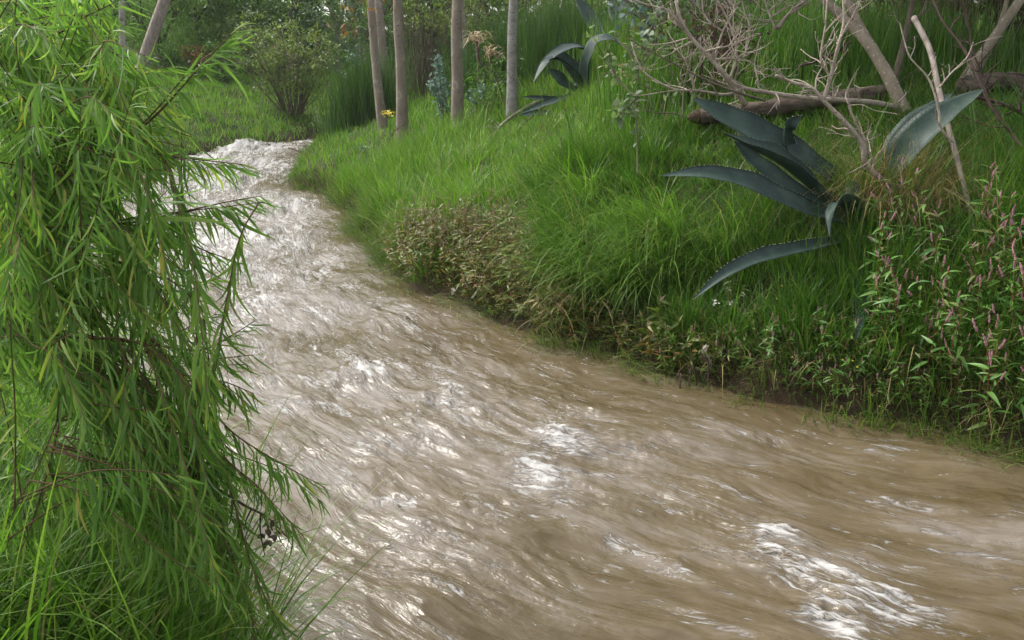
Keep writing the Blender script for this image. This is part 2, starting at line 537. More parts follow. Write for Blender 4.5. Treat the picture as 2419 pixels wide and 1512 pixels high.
def height(P):
    P = np.asarray(P, float)
    s, right = bank(P)
    near = np.interp(s, [0, .07, .22, .6, 1.0, 1.5, 3, 6, 12, 30, 60], [-.06, .09, .24, .46, .80, 1.13, 1.70, 2.08, 2.5, 3.4, 5])
    far = np.interp(s, [0, .1, .3, .6, 1.0, 2, 4, 7, 12, 30, 60], [-.06, .10, .25, .42, .60, .92, 1.28, 1.6, 2.0, 2.8, 4])
    k = np.clip((P[:, 1] - 7.5) / 4, 0, 1) * np.clip((1.2 - P[:, 0]) / 2.2, 0, 1)
    hr = near * (1 - k) + far * k
    hl = np.interp(s, [0, .1, .4, 1, 2, 5, 12, 30, 60], [-.06, .08, .28, .48, .78, 1.5, 2.0, 3.2, 5])
    h = np.where(right, hr, hl)
    h = h + np.clip(s, 0, 1) * (.10 * fbm(P[:, 0] * .9, P[:, 1] * .9, 3, 3) + .05 * fbm(P[:, 0] * 3.1, P[:, 1] * 3.1, 11, 2))
    return np.where(s < 0, -.06 - .5 * np.clip(-s / .8, 0, 1), h)

def hz(x, y):
    return float(height(np.array([[x, y]]))[0])

def hfast(P):
    ix = np.clip(np.searchsorted(gx, P[:, 0]) - 1, 0, nx - 2)
    iy = np.clip(np.searchsorted(gy, P[:, 1]) - 1, 0, ny - 2)
    fx, fy = (P[:, 0] - gx[ix]) / (gx[ix + 1] - gx[ix]), (P[:, 1] - gy[iy]) / (gy[iy + 1] - gy[iy])
    return (Z2[iy, ix] * (1 - fx) + Z2[iy, ix + 1] * fx) * (1 - fy) + (Z2[iy + 1, ix] * (1 - fx) + Z2[iy + 1, ix + 1] * fx) * fy

def hit(x, y, y0=2.0, y1=60.0):
    """first place where the line of sight through (x, y) meets the ground"""
    d = ray(x, y)
    Y = np.arange(y0, y1, .06)
    P = EYE + d[None] * (Y / d[1])[:, None]
    z = hfast(P[:, :2])
    k = np.nonzero(P[:, 2] <= z)[0]
    i = k[0] if len(k) else len(Y) - 1
    return np.array([P[i, 0], P[i, 1], z[i]])

def on(x, Y):
    """ground point in column x of the photo at distance Y"""
    X = (x / K - 512) / FPX * Y / math.cos(PITCH)
    # depth changes a little with the ground's drop
    for _ in range(3):
        z = hz(X, Y)
        dep = Y * math.cos(PITCH) + (EYE[2] - z) * math.sin(PITCH)
        X = (x / K - 512) / FPX * dep
    return np.array([X, Y, hz(X, Y)])

gx = np.concatenate([np.linspace(-120, -13, 28), np.arange(-12, 14, .16), np.linspace(15, 120, 28)])
gy = np.concatenate([np.linspace(-30, -2, 12), np.arange(-1.6, 24, .16), np.arange(24, 37, .4), np.linspace(37, 160, 40)])
GX, GY = np.meshgrid(gx, gy)
P = np.column_stack([GX.ravel(), GY.ravel()])
Z = height(P)
nx, ny = len(gx), len(gy)
Z2 = Z.reshape(ny, nx)
i = (np.arange(ny - 1)[:, None] * nx + np.arange(nx - 1)[None]).ravel()
gq = np.stack([i, i + 1, i + nx + 1, i + nx], 1)
obj('ground', mesh_np('ground', np.column_stack([P, Z]), [gq], M['ground']), kind='structure')

# ---- water: tessellated finer near the camera, waves and foam as geometry and a foam mask
mid = []
_r = crom(MID_R, 6)
for p in _r:
    d = np.hypot(*(crom(MID_L, 6) - p).T)
    mid.append((p + crom(MID_L, 6)[d.argmin()]) / 2)
mid = np.array(mid)
for _ in range(30):
    mid[1:-1] = .5 * mid[1:-1] + .25 * (mid[:-2] + mid[2:])
_l = np.concatenate([[0], np.cumsum(np.hypot(*np.diff(mid, axis=0).T))])
_u = np.linspace(0, _l[-1], 420)
mid = np.column_stack([np.interp(_u, _l, mid[:, 0]), np.interp(_u, _l, mid[:, 1])])
for _ in range(60):
    mid[1:-1] = .5 * mid[1:-1] + .25 * (mid[:-2] + mid[2:])
mt = nrm(np.gradient(mid, axis=0))
ml = np.concatenate([[0], np.cumsum(np.hypot(*np.diff(mid, axis=0).T))])

def stream(P):
    """along-stream and cross-stream coordinates, blended over nearby stations so they stay smooth"""
    u = np.zeros(len(P)); v = np.zeros(len(P))
    for a in range(0, len(P), 20000):
        Q = P[a:a + 20000]
        d = Q[:, None, :] - mid[None]
        d2 = (d ** 2).sum(-1)
        w = np.exp(-(d2 - d2.min(1, keepdims=True)) / 1.2)
        w /= w.sum(1, keepdims=True)
        al = (d * mt[None]).sum(-1)
        cr = d[..., 1] * mt[None, :, 0] - d[..., 0] * mt[None, :, 1]
        u[a:a + 20000] = (w * (ml[None] + al)).sum(1)
        v[a:a + 20000] = (w * cr).sum(1)
    return u, v

rr = np.exp(np.arange(math.log(1.5), math.log(46), .0060))
aa = np.radians(np.arange(-58, 72, .16))
RR, AA = np.meshgrid(rr, aa, indexing='ij')
WP = np.column_stack([(RR * np.sin(AA)).ravel(), (RR * np.cos(AA)).ravel()])
s, _ = bank(WP)
keep = s < .45
i = (np.arange(len(rr) - 1)[:, None] * len(aa) + np.arange(len(aa) - 1)[None]).ravel()
wq = np.stack([i, i + 1, i + len(aa) + 1, i + len(aa)], 1)
wq = wq[keep[wq].all(1)]
used = np.unique(wq)
remap = np.zeros(len(WP), np.int64)
remap[used] = np.arange(len(used))
wq = remap[wq][:, ::-1]
WP, s = WP[used], s[used]
u, v = stream(WP)
wx = .25 * fbm(u * .7, v * .9, 40, 3)
wy = .25 * fbm(u * .7 + 50, v * .9, 44, 3)
uu, vv = u + wx, v + wy
calm = np.clip(-s / .7, 0.0, 1) * .85 + .15
dist = np.hypot(WP[:, 0], WP[:, 1])
rough_far = np.clip((dist - 5) / 9, 0, 1)
def ridge(x): return 1 - np.abs(x)
n_big = fbm(uu * .9, vv * 1.4, 50, 3)
n_mid = fbm(uu * 1.5, vv * 4.2, 55, 3)
n_sm = fbm(uu * 3.6, vv * 12, 60, 3)
n_fin = fbm(uu * 9, vv * 34, 65, 2)
chop = ridge(fbm(uu * 1.7 + 9, vv * 4.5, 71, 3)) ** 3
zz = calm * (.060 * n_big + .018 * n_mid + .010 * n_sm + .0055 * n_fin * np.clip(1.6 - dist / 9, .2, 1) + .016 * (chop - .5))
zz += calm * rough_far * (.05 * fbm(uu * 1.6, vv * 2.0, 77, 3) + .03 * n_mid)
foam = np.zeros(len(WP))
# the white water one can point at: photo place, half width, half height, strength, wave height
BLOBS = [(566, 354, 30, 8, 1.3, .24), (490, 374, 45, 9, 1.0, .10), (640, 352, 55, 8, .95, .08), (740, 340, 40, 8, .9, .05), (610, 400, 90, 25, .75, .06), (530, 430, 70, 30, .8, .06),
         (690, 490, 45, 11, .75, .06), (600, 510, 60, 20, .5, .04), (545, 560, 80, 22, .95, .09), (520, 610, 60, 40, .8, .05), (620, 720, 55, 22, .85, .07), (720, 735, 60, 12, .6, .04),
         (560, 660, 60, 30, .5, .03), (860, 890, 50, 18, .75, .06), (740, 902, 130, 9, .6, .05), (700, 960, 60, 14, .6, .04), (1050, 950, 40, 40, .55, .05), (960, 1000, 60, 30, .35, .03),
         (1320, 1035, 58, 26, 1.25, .07), (1275, 1110, 42, 38, 1.2, .06), (1330, 1180, 40, 30, .4, .02), (938, 1190, 26, 10, .95, .04), (880, 1060, 60, 30, .5, .03), (800, 1130, 120, 24, .35, .02),
         (1840, 1275, 42, 34, 1.3, .10), (1905, 1340, 70, 26, 1.1, .07), (1985, 1375, 50, 18, .5, .04), (1965, 1455, 36, 36, 1.35, .10), (2070, 1400, 60, 22, .65, .09), (2100, 1450, 80, 30, .6, .03),
         (2085, 1065, 35, 14, .5, .03), (1500, 1060, 80, 20, .25, .03), (1130, 960, 90, 40, .1, .06), (700, 1450, 120, 50, .3, .02), (1040, 1300, 160, 40, .25, .02)]
for (bx, by, rx, ry, am, hh) in BLOBS:
    c, e = G(bx, by), G(bx, by + ry)
    dep = np.linalg.norm(c - EYE)
    sx, sy = rx / K / FPX * dep, abs(c[1] - e[1]) + 1e-3
    sx, sy, am = sx * 1.2, sy * 1.2, am * ((.82 if am > 1 else 1.15) if by > 880 else 1.12)
    dx, dy = (WP[:, 0] - c[0]) / sx, (WP[:, 1] - c[1]) / sy
    g = np.exp(-.5 * (dx ** 2 + dy ** 2) * np.clip(1 + .7 * n_sm + .6 * n_mid, .4, 2))
    foam = np.maximum(foam, am * g * 1.0)
    hh *= 1.0 if by < 460 else .55
    zz += hh * g * (.75 + .45 * n_mid + .35 * n_sm + .2 * n_fin)
    zz -= .35 * hh * np.exp(-.5 * (dx ** 2 + (dy + 1.6) ** 2))
streak = fbm(uu * 2.6, vv * 9.0, 80, 4)
patch = fbm(u * .55, v * .9, 84, 3)
base = np.clip(-.04 + .14 * np.clip((dist - 3.2) / 4.5, 0, 1) + .42 * patch + .50 * streak + .40 * (chop - .45) + 1.35 * rough_far, 0, 1) * np.clip(-s / .9 + .1, 0, 1)
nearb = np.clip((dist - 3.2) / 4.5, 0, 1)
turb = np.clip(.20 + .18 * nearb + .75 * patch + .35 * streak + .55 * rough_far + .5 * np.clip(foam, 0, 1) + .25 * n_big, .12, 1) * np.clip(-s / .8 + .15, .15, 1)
foam = np.clip(np.maximum(foam * (.95 + .5 * n_sm + .4 * n_fin), base * .66) + .25 * foam * streak, 0, 1.1)
zz += np.clip(foam, 0, 1) * (.022 * ridge(n_sm) ** 2 + .014 * n_fin - .008)
me = mesh_np('water', np.column_stack([WP, zz]), [wq], [])
at = me.attributes.new('foam', 'FLOAT', 'POINT')
at.data.foreach_set('value', foam.astype(np.float32))
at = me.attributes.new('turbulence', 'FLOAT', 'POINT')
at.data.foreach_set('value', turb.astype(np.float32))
at = me.attributes.new('flow', 'FLOAT_VECTOR', 'POINT')
at.data.foreach_set('vector', np.column_stack([uu, vv, np.zeros(len(uu))]).astype(np.float32).ravel())

def water_mat():
    m, nt, out = mat_new('muddy_river_water')
    fo = node(nt, 'ShaderNodeAttribute', attribute_name='foam')
    fl = node(nt, 'ShaderNodeAttribute', attribute_name='flow')
    def noise(scale, vec, det=4.0, rg=.6):
        mp = node(nt, 'ShaderNodeMapping')
        mp.inputs['Scale'].default_value = vec
        nt.links.new(fl.outputs['Vector'], mp.inputs[0])
        n = node(nt, 'ShaderNodeTexNoise', Scale=scale, Detail=det, Roughness=rg, Distortion=.6)
        nt.links.new(mp.outputs[0], n.inputs['Vector'])
        return n.outputs['Fac']
    def math_(op, a, b, clamp=False):
        n = node(nt, 'ShaderNodeMath', operation=op, use_clamp=clamp)
        for k, x in enumerate((a, b)):
            if isinstance(x, (int, float)): n.inputs[k].default_value = x
            else: nt.links.new(x, n.inputs[k])
        return n.outputs[0]
    lace = noise(8.0, (.30, 1.5, 1), 6.0, .70)
    fine = noise(32.0, (.4, 1.5, 1), 3.0, .6)
    tot = math_('ADD', fo.outputs['Fac'], math_('MULTIPLY', math_('SUBTRACT', lace, .5), 2.8))
    tot = math_('ADD', tot, math_('MULTIPLY', math_('SUBTRACT', fine, .5), 2.2))
    fm = node(nt, 'ShaderNodeMapRange', interpolation_type='SMOOTHSTEP')
    fm.inputs['From Min'].default_value, fm.inputs['From Max'].default_value = 0.36, 1.10
    fm.inputs['To Max'].default_value = .92
    nt.links.new(tot, fm.inputs['Value'])
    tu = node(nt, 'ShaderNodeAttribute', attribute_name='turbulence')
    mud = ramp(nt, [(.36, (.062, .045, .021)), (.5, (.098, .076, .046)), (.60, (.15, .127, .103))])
    nt.links.new(math_('ADD', math_('ADD', math_('MULTIPLY', noise(1.3, (.5, 1.2, 1), 5.0, .6), .5), math_('MULTIPLY', noise(9.0, (.30, 1.5, 1), 8.0, .72), .5)), math_('MULTIPLY', math_('SUBTRACT', tu.outputs['Fac'], .55), .13)), mud.inputs[0])  # calm water is less aerated; the bank's dark reflection is also painted in here
    mx = node(nt, 'ShaderNodeMix', data_type='RGBA')
    nt.links.new(fm.outputs[0], mx.inputs['Factor'])
    nt.links.new(mud.outputs[0], mx.inputs['A'])
    mx.inputs['B'].default_value = (.37, .36, .345, 1)
    p = node(nt, 'ShaderNodeBsdfPrincipled', IOR=1.333)
    p.inputs['Specular IOR Level'].default_value = .40
    nt.links.new(mx.outputs['Result'], p.inputs['Base Color'])
    ro = node(nt, 'ShaderNodeMapRange')
    ro.inputs['To Min'].default_value, ro.inputs['To Max'].default_value = .135, .6
    nt.links.new(fm.outputs[0], ro.inputs['Value'])
    nt.links.new(ro.outputs[0], p.inputs['Roughness'])
    rip = math_('ADD', math_('MULTIPLY', noise(3.2, (.28, 1.3, 1), 3.0, .5), 1.3), math_('MULTIPLY', noise(11.0, (.28, 1.4, 1), 4.0, .58), .80))
    rip = math_('ADD', rip, math_('MULTIPLY', noise(34.0, (.32, 1.3, 1), 3.0, .6), .24))
    rip = math_('MULTIPLY', rip, tu.outputs['Fac'])
    rip = math_('ADD', rip, math_('MULTIPLY', fm.outputs[0], .35))
    bp = node(nt, 'ShaderNodeBump', Strength=1.0, Distance=.030)
    nt.links.new(rip, bp.inputs['Height'])
    nt.links.new(bp.outputs[0], p.inputs['Normal'])
    nt.links.new(p.outputs[0], out.inputs['Surface'])
    return m
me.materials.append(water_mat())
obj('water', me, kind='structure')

# ---------------------------------------------------------------- grass
def in_view(P, z, mx=.16):
    q = np.column_stack([P, z]) - EYE
    dep = q @ _F
    a, b = (q @ _R) / np.maximum(dep, .1) * FPX / 512, (q @ _U) / np.maximum(dep, .1) * FPX / 320
    return (dep > .8) & (np.abs(a) < 1 + mx + .7 / np.maximum(dep, .5)) & (b < 1.3) & (b > -1.25)

def tufts(box, n, test):
    P = np.column_stack([rng.uniform(box[0], box[1], n), rng.uniform(box[2], box[3], n)])
    s, r = bank(P)
    k = test(P, s, r)
    P, s = P[k], s[k]
    z = height(P)
    k = in_view(P, z)
    return P[k], z[k], s[k]

def downhill(P):
    e = .25
    gx_ = height(P + [e, 0]) - height(P - [e, 0])
    gy_ = height(P + [0, e]) - height(P - [0, e])
    return np.stack([-gx_, -gy_], 1) / (2 * e)

def gl(P):
    """the sward is short round the logs and in front of the small agave"""
    x, y = P[:, 0], P[:, 1]
    f = np.ones(len(P))
    f = np.where((x > .8) & (y > 7.4) & (y < 11), .62, f)
    f = np.where((x < -2.2) & (y > 16), .5, f)
    f = np.where((x > -1.7) & (x < .25) & (y > 6.9) & (y < 9.6) & (y < 9.0 - .9 * x), .45, f)
    f = np.where((x > 1.4) & (x < 3.8) & (y > 7.1) & (y < 8.9), .34, f)
    f = np.where((x > 3.6) & (x < 6.5) & (y > 7.3) & (y < 8.6), .4, f)
    f = np.where((x > .7) & (x < 2.4) & (y > 5.3) & (y < 6.9), .62, f)
    return np.where((np.abs(x - 1.1) < 1.5) & (y > 9.5) & (y < 14.5), .5, f)

def sward(mb, P, z, per, spread, L, w, lean=(.05, .35), bend=(.3, 1.2), fall=.25, K_=3, Lvar=.25):
    """per blades round each tuft centre, falling outwards and a little downhill"""
    N = len(P)
    dh = downhill(P)
    idx = np.repeat(np.arange(N), per)
    n = len(idx)
    az = rng.uniform(0, 2 * math.pi, n)
    r = np.abs(rng.normal(0, 1, n)) * spread
    xy = P[idx] + np.stack([np.cos(az), np.sin(az)], 1) * r[:, None]
    dirx = np.cos(az) * .7 + dh[idx, 0] * fall * 3 + rng.normal(0, .35, n)
    diry = np.sin(az) * .7 + dh[idx, 1] * fall * 3 + rng.normal(0, .35, n)
    az = np.arctan2(diry, dirx)
    Lt = gl(xy) * (L if np.isscalar(L) else L[idx]) * np.exp(rng.normal(0, Lvar, n))
    wt = (w if np.isscalar(w) else w[idx]) * np.exp(rng.normal(0, .2, n))
    zz = np.maximum(height(xy), -.03) - .02
    blades(mb, np.column_stack([xy, zz]), az, Lt, wt, rng.uniform(*lean, n), rng.uniform(*bend, n), K_)
    return n

count = {}
# near right bank, 5 to 9 m away
mb = MB()
P, z, s = tufts((-1.5, 8, 4.3, 9.2), 7000, lambda P, s, r: r & (s > .25) & (fbm(P[:, 0] * 1.6, P[:, 1] * 1.6, 90, 2) > -.62))
lump = fbm(P[:, 0] * .8, P[:, 1] * .8, 92, 2)
n0 = len(P) // 4
sward(mb, P[:n0], z[:n0], 5, .07, .60, .0095, (.03, .6), (.2, 1.6), .12, 5, .28)
Q = np.array([hit(rng.uniform(1560, 2090), rng.uniform(590, 840), 3.5, 9) for _ in range(130)])
sward(mb, Q[:, :2], Q[:, 2], 20, .08, .40, .0078, (.02, .45), (.1, 1.1), .15, 5, .35)
count['near_right'] = sward(mb, P, z, 16, .07, .44 + .22 * lump, .0060, (.03, .45), (.3, 1.6), .32, 4, .32)
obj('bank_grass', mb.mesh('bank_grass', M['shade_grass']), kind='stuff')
# middle of the right bank
mb = MB()
P, z, s = tufts((-4, 11, 8.2, 15), 9000, lambda P, s, r: r & (s > .12))
lump = fbm(P[:, 0] * .7, P[:, 1] * .7, 93, 2)
n0 = len(P) // 4
sward(mb, P[:n0], z[:n0], 4, .09, .52, .0125, (.03, .5), (.2, 1.5), .12, 4, .28)
count['mid'] = sward(mb, P, z, 10, .09, .36 + .13 * lump, .0095, (.03, .35), (.3, 1.3), .25, 3)
P, z, s = tufts((-6, 14, 14, 27), 7200, lambda P, s, r: r & (s > .1))
lump = fbm(P[:, 0] * .6, P[:, 1] * .6, 94, 2)
count['mid2'] = sward(mb, P, z, 8, .12, .38 + .12 * lump, .015, (.02, .3), (.2, 1.0), .2, 3)
obj('meadow_grass', mb.mesh('meadow_grass', M['grass']), kind='stuff')
# far left bank
mb = MB()
P, z, s = tufts((-16, 6, 14, 38), 18000, lambda P, s, r: ~r & (s > .05) & (P[:, 1] > 14))
lump = fbm(P[:, 0] * .5, P[:, 1] * .5, 95, 2)
count['far'] = sward(mb, P, z, 7, .14, .36 + .16 * lump, .020, (.02, .3), (.2, 1.0), .2, 3)
obj('far_bank_grass', mb.mesh('far_bank_grass', M['grass']), kind='stuff')
# far right hill behind the dead branches
mb = MB()
P, z, s = tufts((4, 24, 13, 34), 3500, lambda P, s, r: r & (s > 3))
count['hill'] = sward(mb, P, z, 7, .16, .5, .020, (.02, .3), (.2, .9), .2, 3)
obj('hill_grass', mb.mesh('hill_grass', M['grass']), kind='stuff')
# waterside fringe, short, broad and half drowned
mb = MB()
P, z, s = tufts((-3, 6, 4, 12), 36000, lambda P, s, r: r & (s > -.14) & (s < .5) & (fbm(P[:, 0] * 2.2, P[:, 1] * 2.2, 97, 2) > -.5))
count['fringe'] = sward(mb, P, np.maximum(z, -.03), 6, .06, .19, .0070, (.1, 1.0), (.2, 1.5), .5, 3, .35)
P, z, s = tufts((-7, 0, 9, 27), 16000, lambda P, s, r: r & (s > -.06) & (s < .35) & (fbm(P[:, 0] * 1.6, P[:, 1] * 1.6, 98, 2) > -.05))
count['fringe2'] = sward(mb, P, z, 6, .07, .22, .012, (.1, .8), (.2, 1.3), .4, 3, .35)
obj('waterside_grass', mb.mesh('waterside_grass', M['wet_grass']), kind='stuff')
# blades laid flat on the water by the current
mb = MB()
P, z, s = tufts((-4, 6, 4, 16), 16000, lambda P, s, r: r & (s > -.22) & (s < .02) & (fbm(P[:, 0] * 1.8, P[:, 1] * 1.8, 121, 2) > .02))
n = len(P) * 3
xy = np.repeat(P, 3, 0) + rng.normal(size=(n, 2)) * .05
blades(mb, np.column_stack([xy, np.full(n, .025) + rng.uniform(0, .02, n)]), np.arctan2(-.75, .75) + rng.normal(0, .6, n), rng.uniform(.10, .30, n), np.full(n, .006), rng.uniform(1.25, 1.55, n), rng.uniform(0, .2, n), 3)
obj('drowned_grass', mb.mesh('drowned_grass', M['wet_grass']), kind='stuff')
# tussocks whose long blades hang over the slope
mb = MB()
for (tx, ty, n) in [(1370, 610, 260), (1440, 560, 220), (1530, 600, 340), (1600, 580, 300), (1480, 690, 200), (1660, 640, 200), (1560, 680, 160), (1380, 500, 140), (1720, 600, 100), (1370, 670, 160)]:
    c = hit(tx, ty)
    count['tussock'] = sward(mb, c[None, :2], c[2:], int(n * 1.5), .13, .78, .0066, (.1, .7), (.9, 2.2), .42, 6, .25)
obj('tussock_grass', mb.mesh('tussock_grass', M['grass']), kind='stuff')
# dry grass hanging under the agave and on the bank
mb = MB()
for (tx, ty, n) in [(2085, 470, 240), (2130, 440, 180), (2040, 500, 160), (2160, 500, 200), (1960, 350, 120), (2010, 300, 120), (2210, 470, 140), (1905, 385, 80), (1330, 720, 34), (1370, 755, 40), (1290, 740, 14), (1700, 830, 30), (2020, 400, 140)]:
    c = hit(tx, ty)
    sward(mb, c[None, :2], c[2:] + .1, int(n * 1.8), .16, .50, .0048, (.2, .9), (.7, 2.2), .5, 5, .35)
P, z, s = tufts((-3, 8, 4.6, 14), 2600, lambda P, s, r: r & (s > .15))
sward(mb, P, z, 4, .12, .40, .0042, (.2, 1.1), (.4, 1.8), .3, 4, .35)
obj('dry_grass', mb.mesh('dry_grass', M['straw']), kind='stuff')
# tall grass on the near left bank under the camera
mb = MB()
P, z, s = tufts((-4, .6, .7, 5.5), 7000, lambda P, s, r: ~r & (s > .0) & (np.hypot(P[:, 0], P[:, 1]) > 1.5))
count['near_left'] = sward(mb, P, z, 10, .06, .60, .0090, (.05, .6), (.2, 1.5), .25, 5, .3)
obj('streamside_tall_grass', mb.mesh('streamside_tall_grass', M['grass']), kind='stuff')
print('blades', count, sum(count.values()))

# ---------------------------------------------------------------- trees and shrubs: builders
UP = np.array([0, 0, 1.0])
diamond = (np.array([[0, 0, 0], [-.28, .45, .06], [0, 1, -.05], [.28, .45, .06]]), np.array([[0, 1, 2, 3]]))
slim = (np.array([[0, 0, 0], [-.10, .45, .03], [0, 1, -.12], [.10, .45, .03]]), np.array([[0, 1, 2, 3]]))
lance = leaf_proto(lambda t: .11 * math.sin(math.pi * t ** .75) ** .9, 4, .3, .25, 0, False)
oval = leaf_proto(lambda t: .27 * math.sin(math.pi * t ** .8) ** .8, 3, .25, .15, 0, False)

def clumps_leaves(mb, cent, per, rad, size, proto, droop=.3, flat=.75, shell=False):
    """leaves scattered round clump centres: (N,3) centres, radii rad"""
    N = len(cent)
    idx = np.repeat(np.arange(N), per)
    n = len(idx)
    off = rng.normal(size=(n, 3))
    if shell: off = nrm(off) * rng.uniform(.6, 1.0, (n, 1))
    else: off = off * .5
    rad = np.broadcast_to(rad, (N,))
    off = off * rad[idx][:, None] * np.array([1, 1, flat])
    d = nrm(off * .6 / rad[idx][:, None] + rng.normal(size=(n, 3)) * .7 - UP * droop)
    nn = rng.normal(size=(n, 3)) * .6 + UP
    place(mb, proto, cent[idx] + off, axes(d, nn), size * np.exp(rng.normal(0, .25, n)))

def grow(start, direc, length, rad, depth, out, tips, spread=.55, up=.15, k=(2, 3), shrink=.66, wob=.12):
    """recursive limbs; out gets (points, radii), tips the ends"""
    n = 4
    P = [np.array(start)]
    d = nrm(np.array(direc, float))
    for _ in range(n):
        d = nrm(d + rng.normal(size=3) * wob + UP * up * .3)
        P.append(P[-1] + d * length / n)
    R = np.linspace(rad, rad * .62, n + 1)
    out.append((np.array(P), R, depth))
    if depth == 0:
        tips.append(P[-1]); tips.append(P[-2])
        return
    for _ in range(rng.integers(k[0], k[1] + 1)):
        j = rng.integers(2, n + 1)
        nd = nrm(d + rng.normal(size=3) * spread + UP * up)
        grow(P[j], nd, length * shrink * rng.uniform(.8, 1.2), rad * .55, depth - 1, out, tips, spread, up, k, shrink, wob)
    if depth <= 1: tips.append(P[-1])

def tree(name, label, cat, base, h, lean, rad, mat, bark, group=None, leafsize=.12, per=120, clump=.6, depth=3, up=.35, spread=.55, proto=diamond, trunk_to=.3, k=(2, 3), droop=.3, wob=.1, skirt=46):
    root = thing(name, base, label, cat, group)
    top = np.array(base) + np.array([lean[0], lean[1], 0]) * h * trunk_to + UP * h * trunk_to
    m = np.array(base) * .5 + top * .5 + rng.normal(size=3) * .03 * h * trunk_to
    tb = MB()
    tube(tb, [np.array(base) - UP * .15, np.array(base) + UP * .1, m, top], [rad * 1.25, rad * 1.05, rad * .9, rad * .72], 9, 4, .03)
    part('trunk', tb, M[bark], root)
    limbs, tips = [], []
    nl = rng.integers(3, 5)
    for i in range(nl):
        a = i * 2 * math.pi / nl + rng.uniform(0, 1)
        grow(top, np.array([math.cos(a) * .8 + lean[0], math.sin(a) * .8 + lean[1], 1.0]), h * (1 - trunk_to) * .42, rad * .55, depth - 1, limbs, tips, spread, up, k, .68, wob)
    lb = MB()
    for (p, r, dd) in limbs: tube(lb, p, r, 6 if dd > 0 else 4, 2, cap=False)
    part('limbs', lb, M[bark], root, kind='stuff')
    cb = MB()
    cent = np.array(tips)
    if skirt:
        a_, r_ = rng.uniform(0, 6.28, skirt), h * .26 * np.sqrt(rng.uniform(.1, 1, skirt))
        cent = np.vstack([cent[cent[:, 2] < base[2] + h], np.array(base) + np.column_stack([np.cos(a_) * r_, np.sin(a_) * r_, rng.uniform(.3, h * .55, skirt)])])
    clumps_leaves(cb, cent, per, clump * rng.uniform(.6, 1.2, len(cent)), leafsize, proto, droop)
    part('crown', cb, M[mat], root, kind='stuff')
    return root

def shrub(name, label, cat, base, h, wid, mat, bark='brown_twig', group=None, stems=14, leafsize=.06, n=2500, low=.15, proto=diamond, droop=.2, twigs=60, rad=.018, clump=.22, per=40):
    root = thing(name, base, label, cat, group)
    b = np.array(base)
    sb = MB()
    ends = []
    for i in range(stems):
        a = rng.uniform(0, 2 * math.pi)
        e = b + np.array([math.cos(a) * wid * .5 * rng.uniform(.1, 1), math.sin(a) * wid * .5 * rng.uniform(.1, 1), h * rng.uniform(.55, 1.0)])
        m = b * .5 + e * .5 + np.array([math.cos(a), math.sin(a), 0]) * wid * .05 + rng.normal(size=3) * .04 * h
        s0 = b + np.array([math.cos(a), math.sin(a), 0]) * wid * .06 - UP * .05
        tube(sb, [s0, m, e], [rad, rad * .7, rad * .3], 5, 4, cap=False)
        Q = crom([s0, m, e], 6)
        for _ in range(max(1, twigs // stems)):
            q = Q[rng.integers(3, len(Q))]
            d = nrm(rng.normal(size=3) + UP * .5) * wid * rng.uniform(.1, .28)
            tube(sb, [q, q + d * .5 + rng.normal(size=3) * .02, q + d], [rad * .35, rad * .25, rad * .12], 4, 2, cap=False)
            ends.append(q + d); ends.append(q + d * .6)
        ends.append(e)
    part('stems', sb, M[bark], root, kind='stuff')
    ends = np.array(ends)
    ends = ends[ends[:, 2] > b[2] + low * h]
    cb = MB()
    if n > 0:
        pick = ends[rng.integers(0, len(ends), max(1, n // per))]
        clumps_leaves(cb, pick + rng.normal(size=pick.shape) * .05 * wid, per, clump, leafsize, proto, droop)
        part('foliage', cb, M[mat], root, kind='stuff')
    return root

# ---------------------------------------------------------------- far wood and background trees
mb = MB()
n = 2600
cent = np.column_stack([rng.uniform(-60, 60, n), rng.uniform(43, 70, n), np.zeros(n)])
cent[:, 2] = height(cent[:, :2]) + rng.uniform(0, 1, n) ** 1.6 * (12 + 4 * fbm(cent[:, 0] * .12, cent[:, 1] * .1, 5, 2))
clumps_leaves(mb, cent, 34, rng.uniform(.8, 1.9, n), .56, diamond, .2)
obj('far_wood', mb.mesh('far_wood', M['fol_mid']), kind='stuff')

def at(x, Y):
    p = on(x, Y)
    return tuple(p)

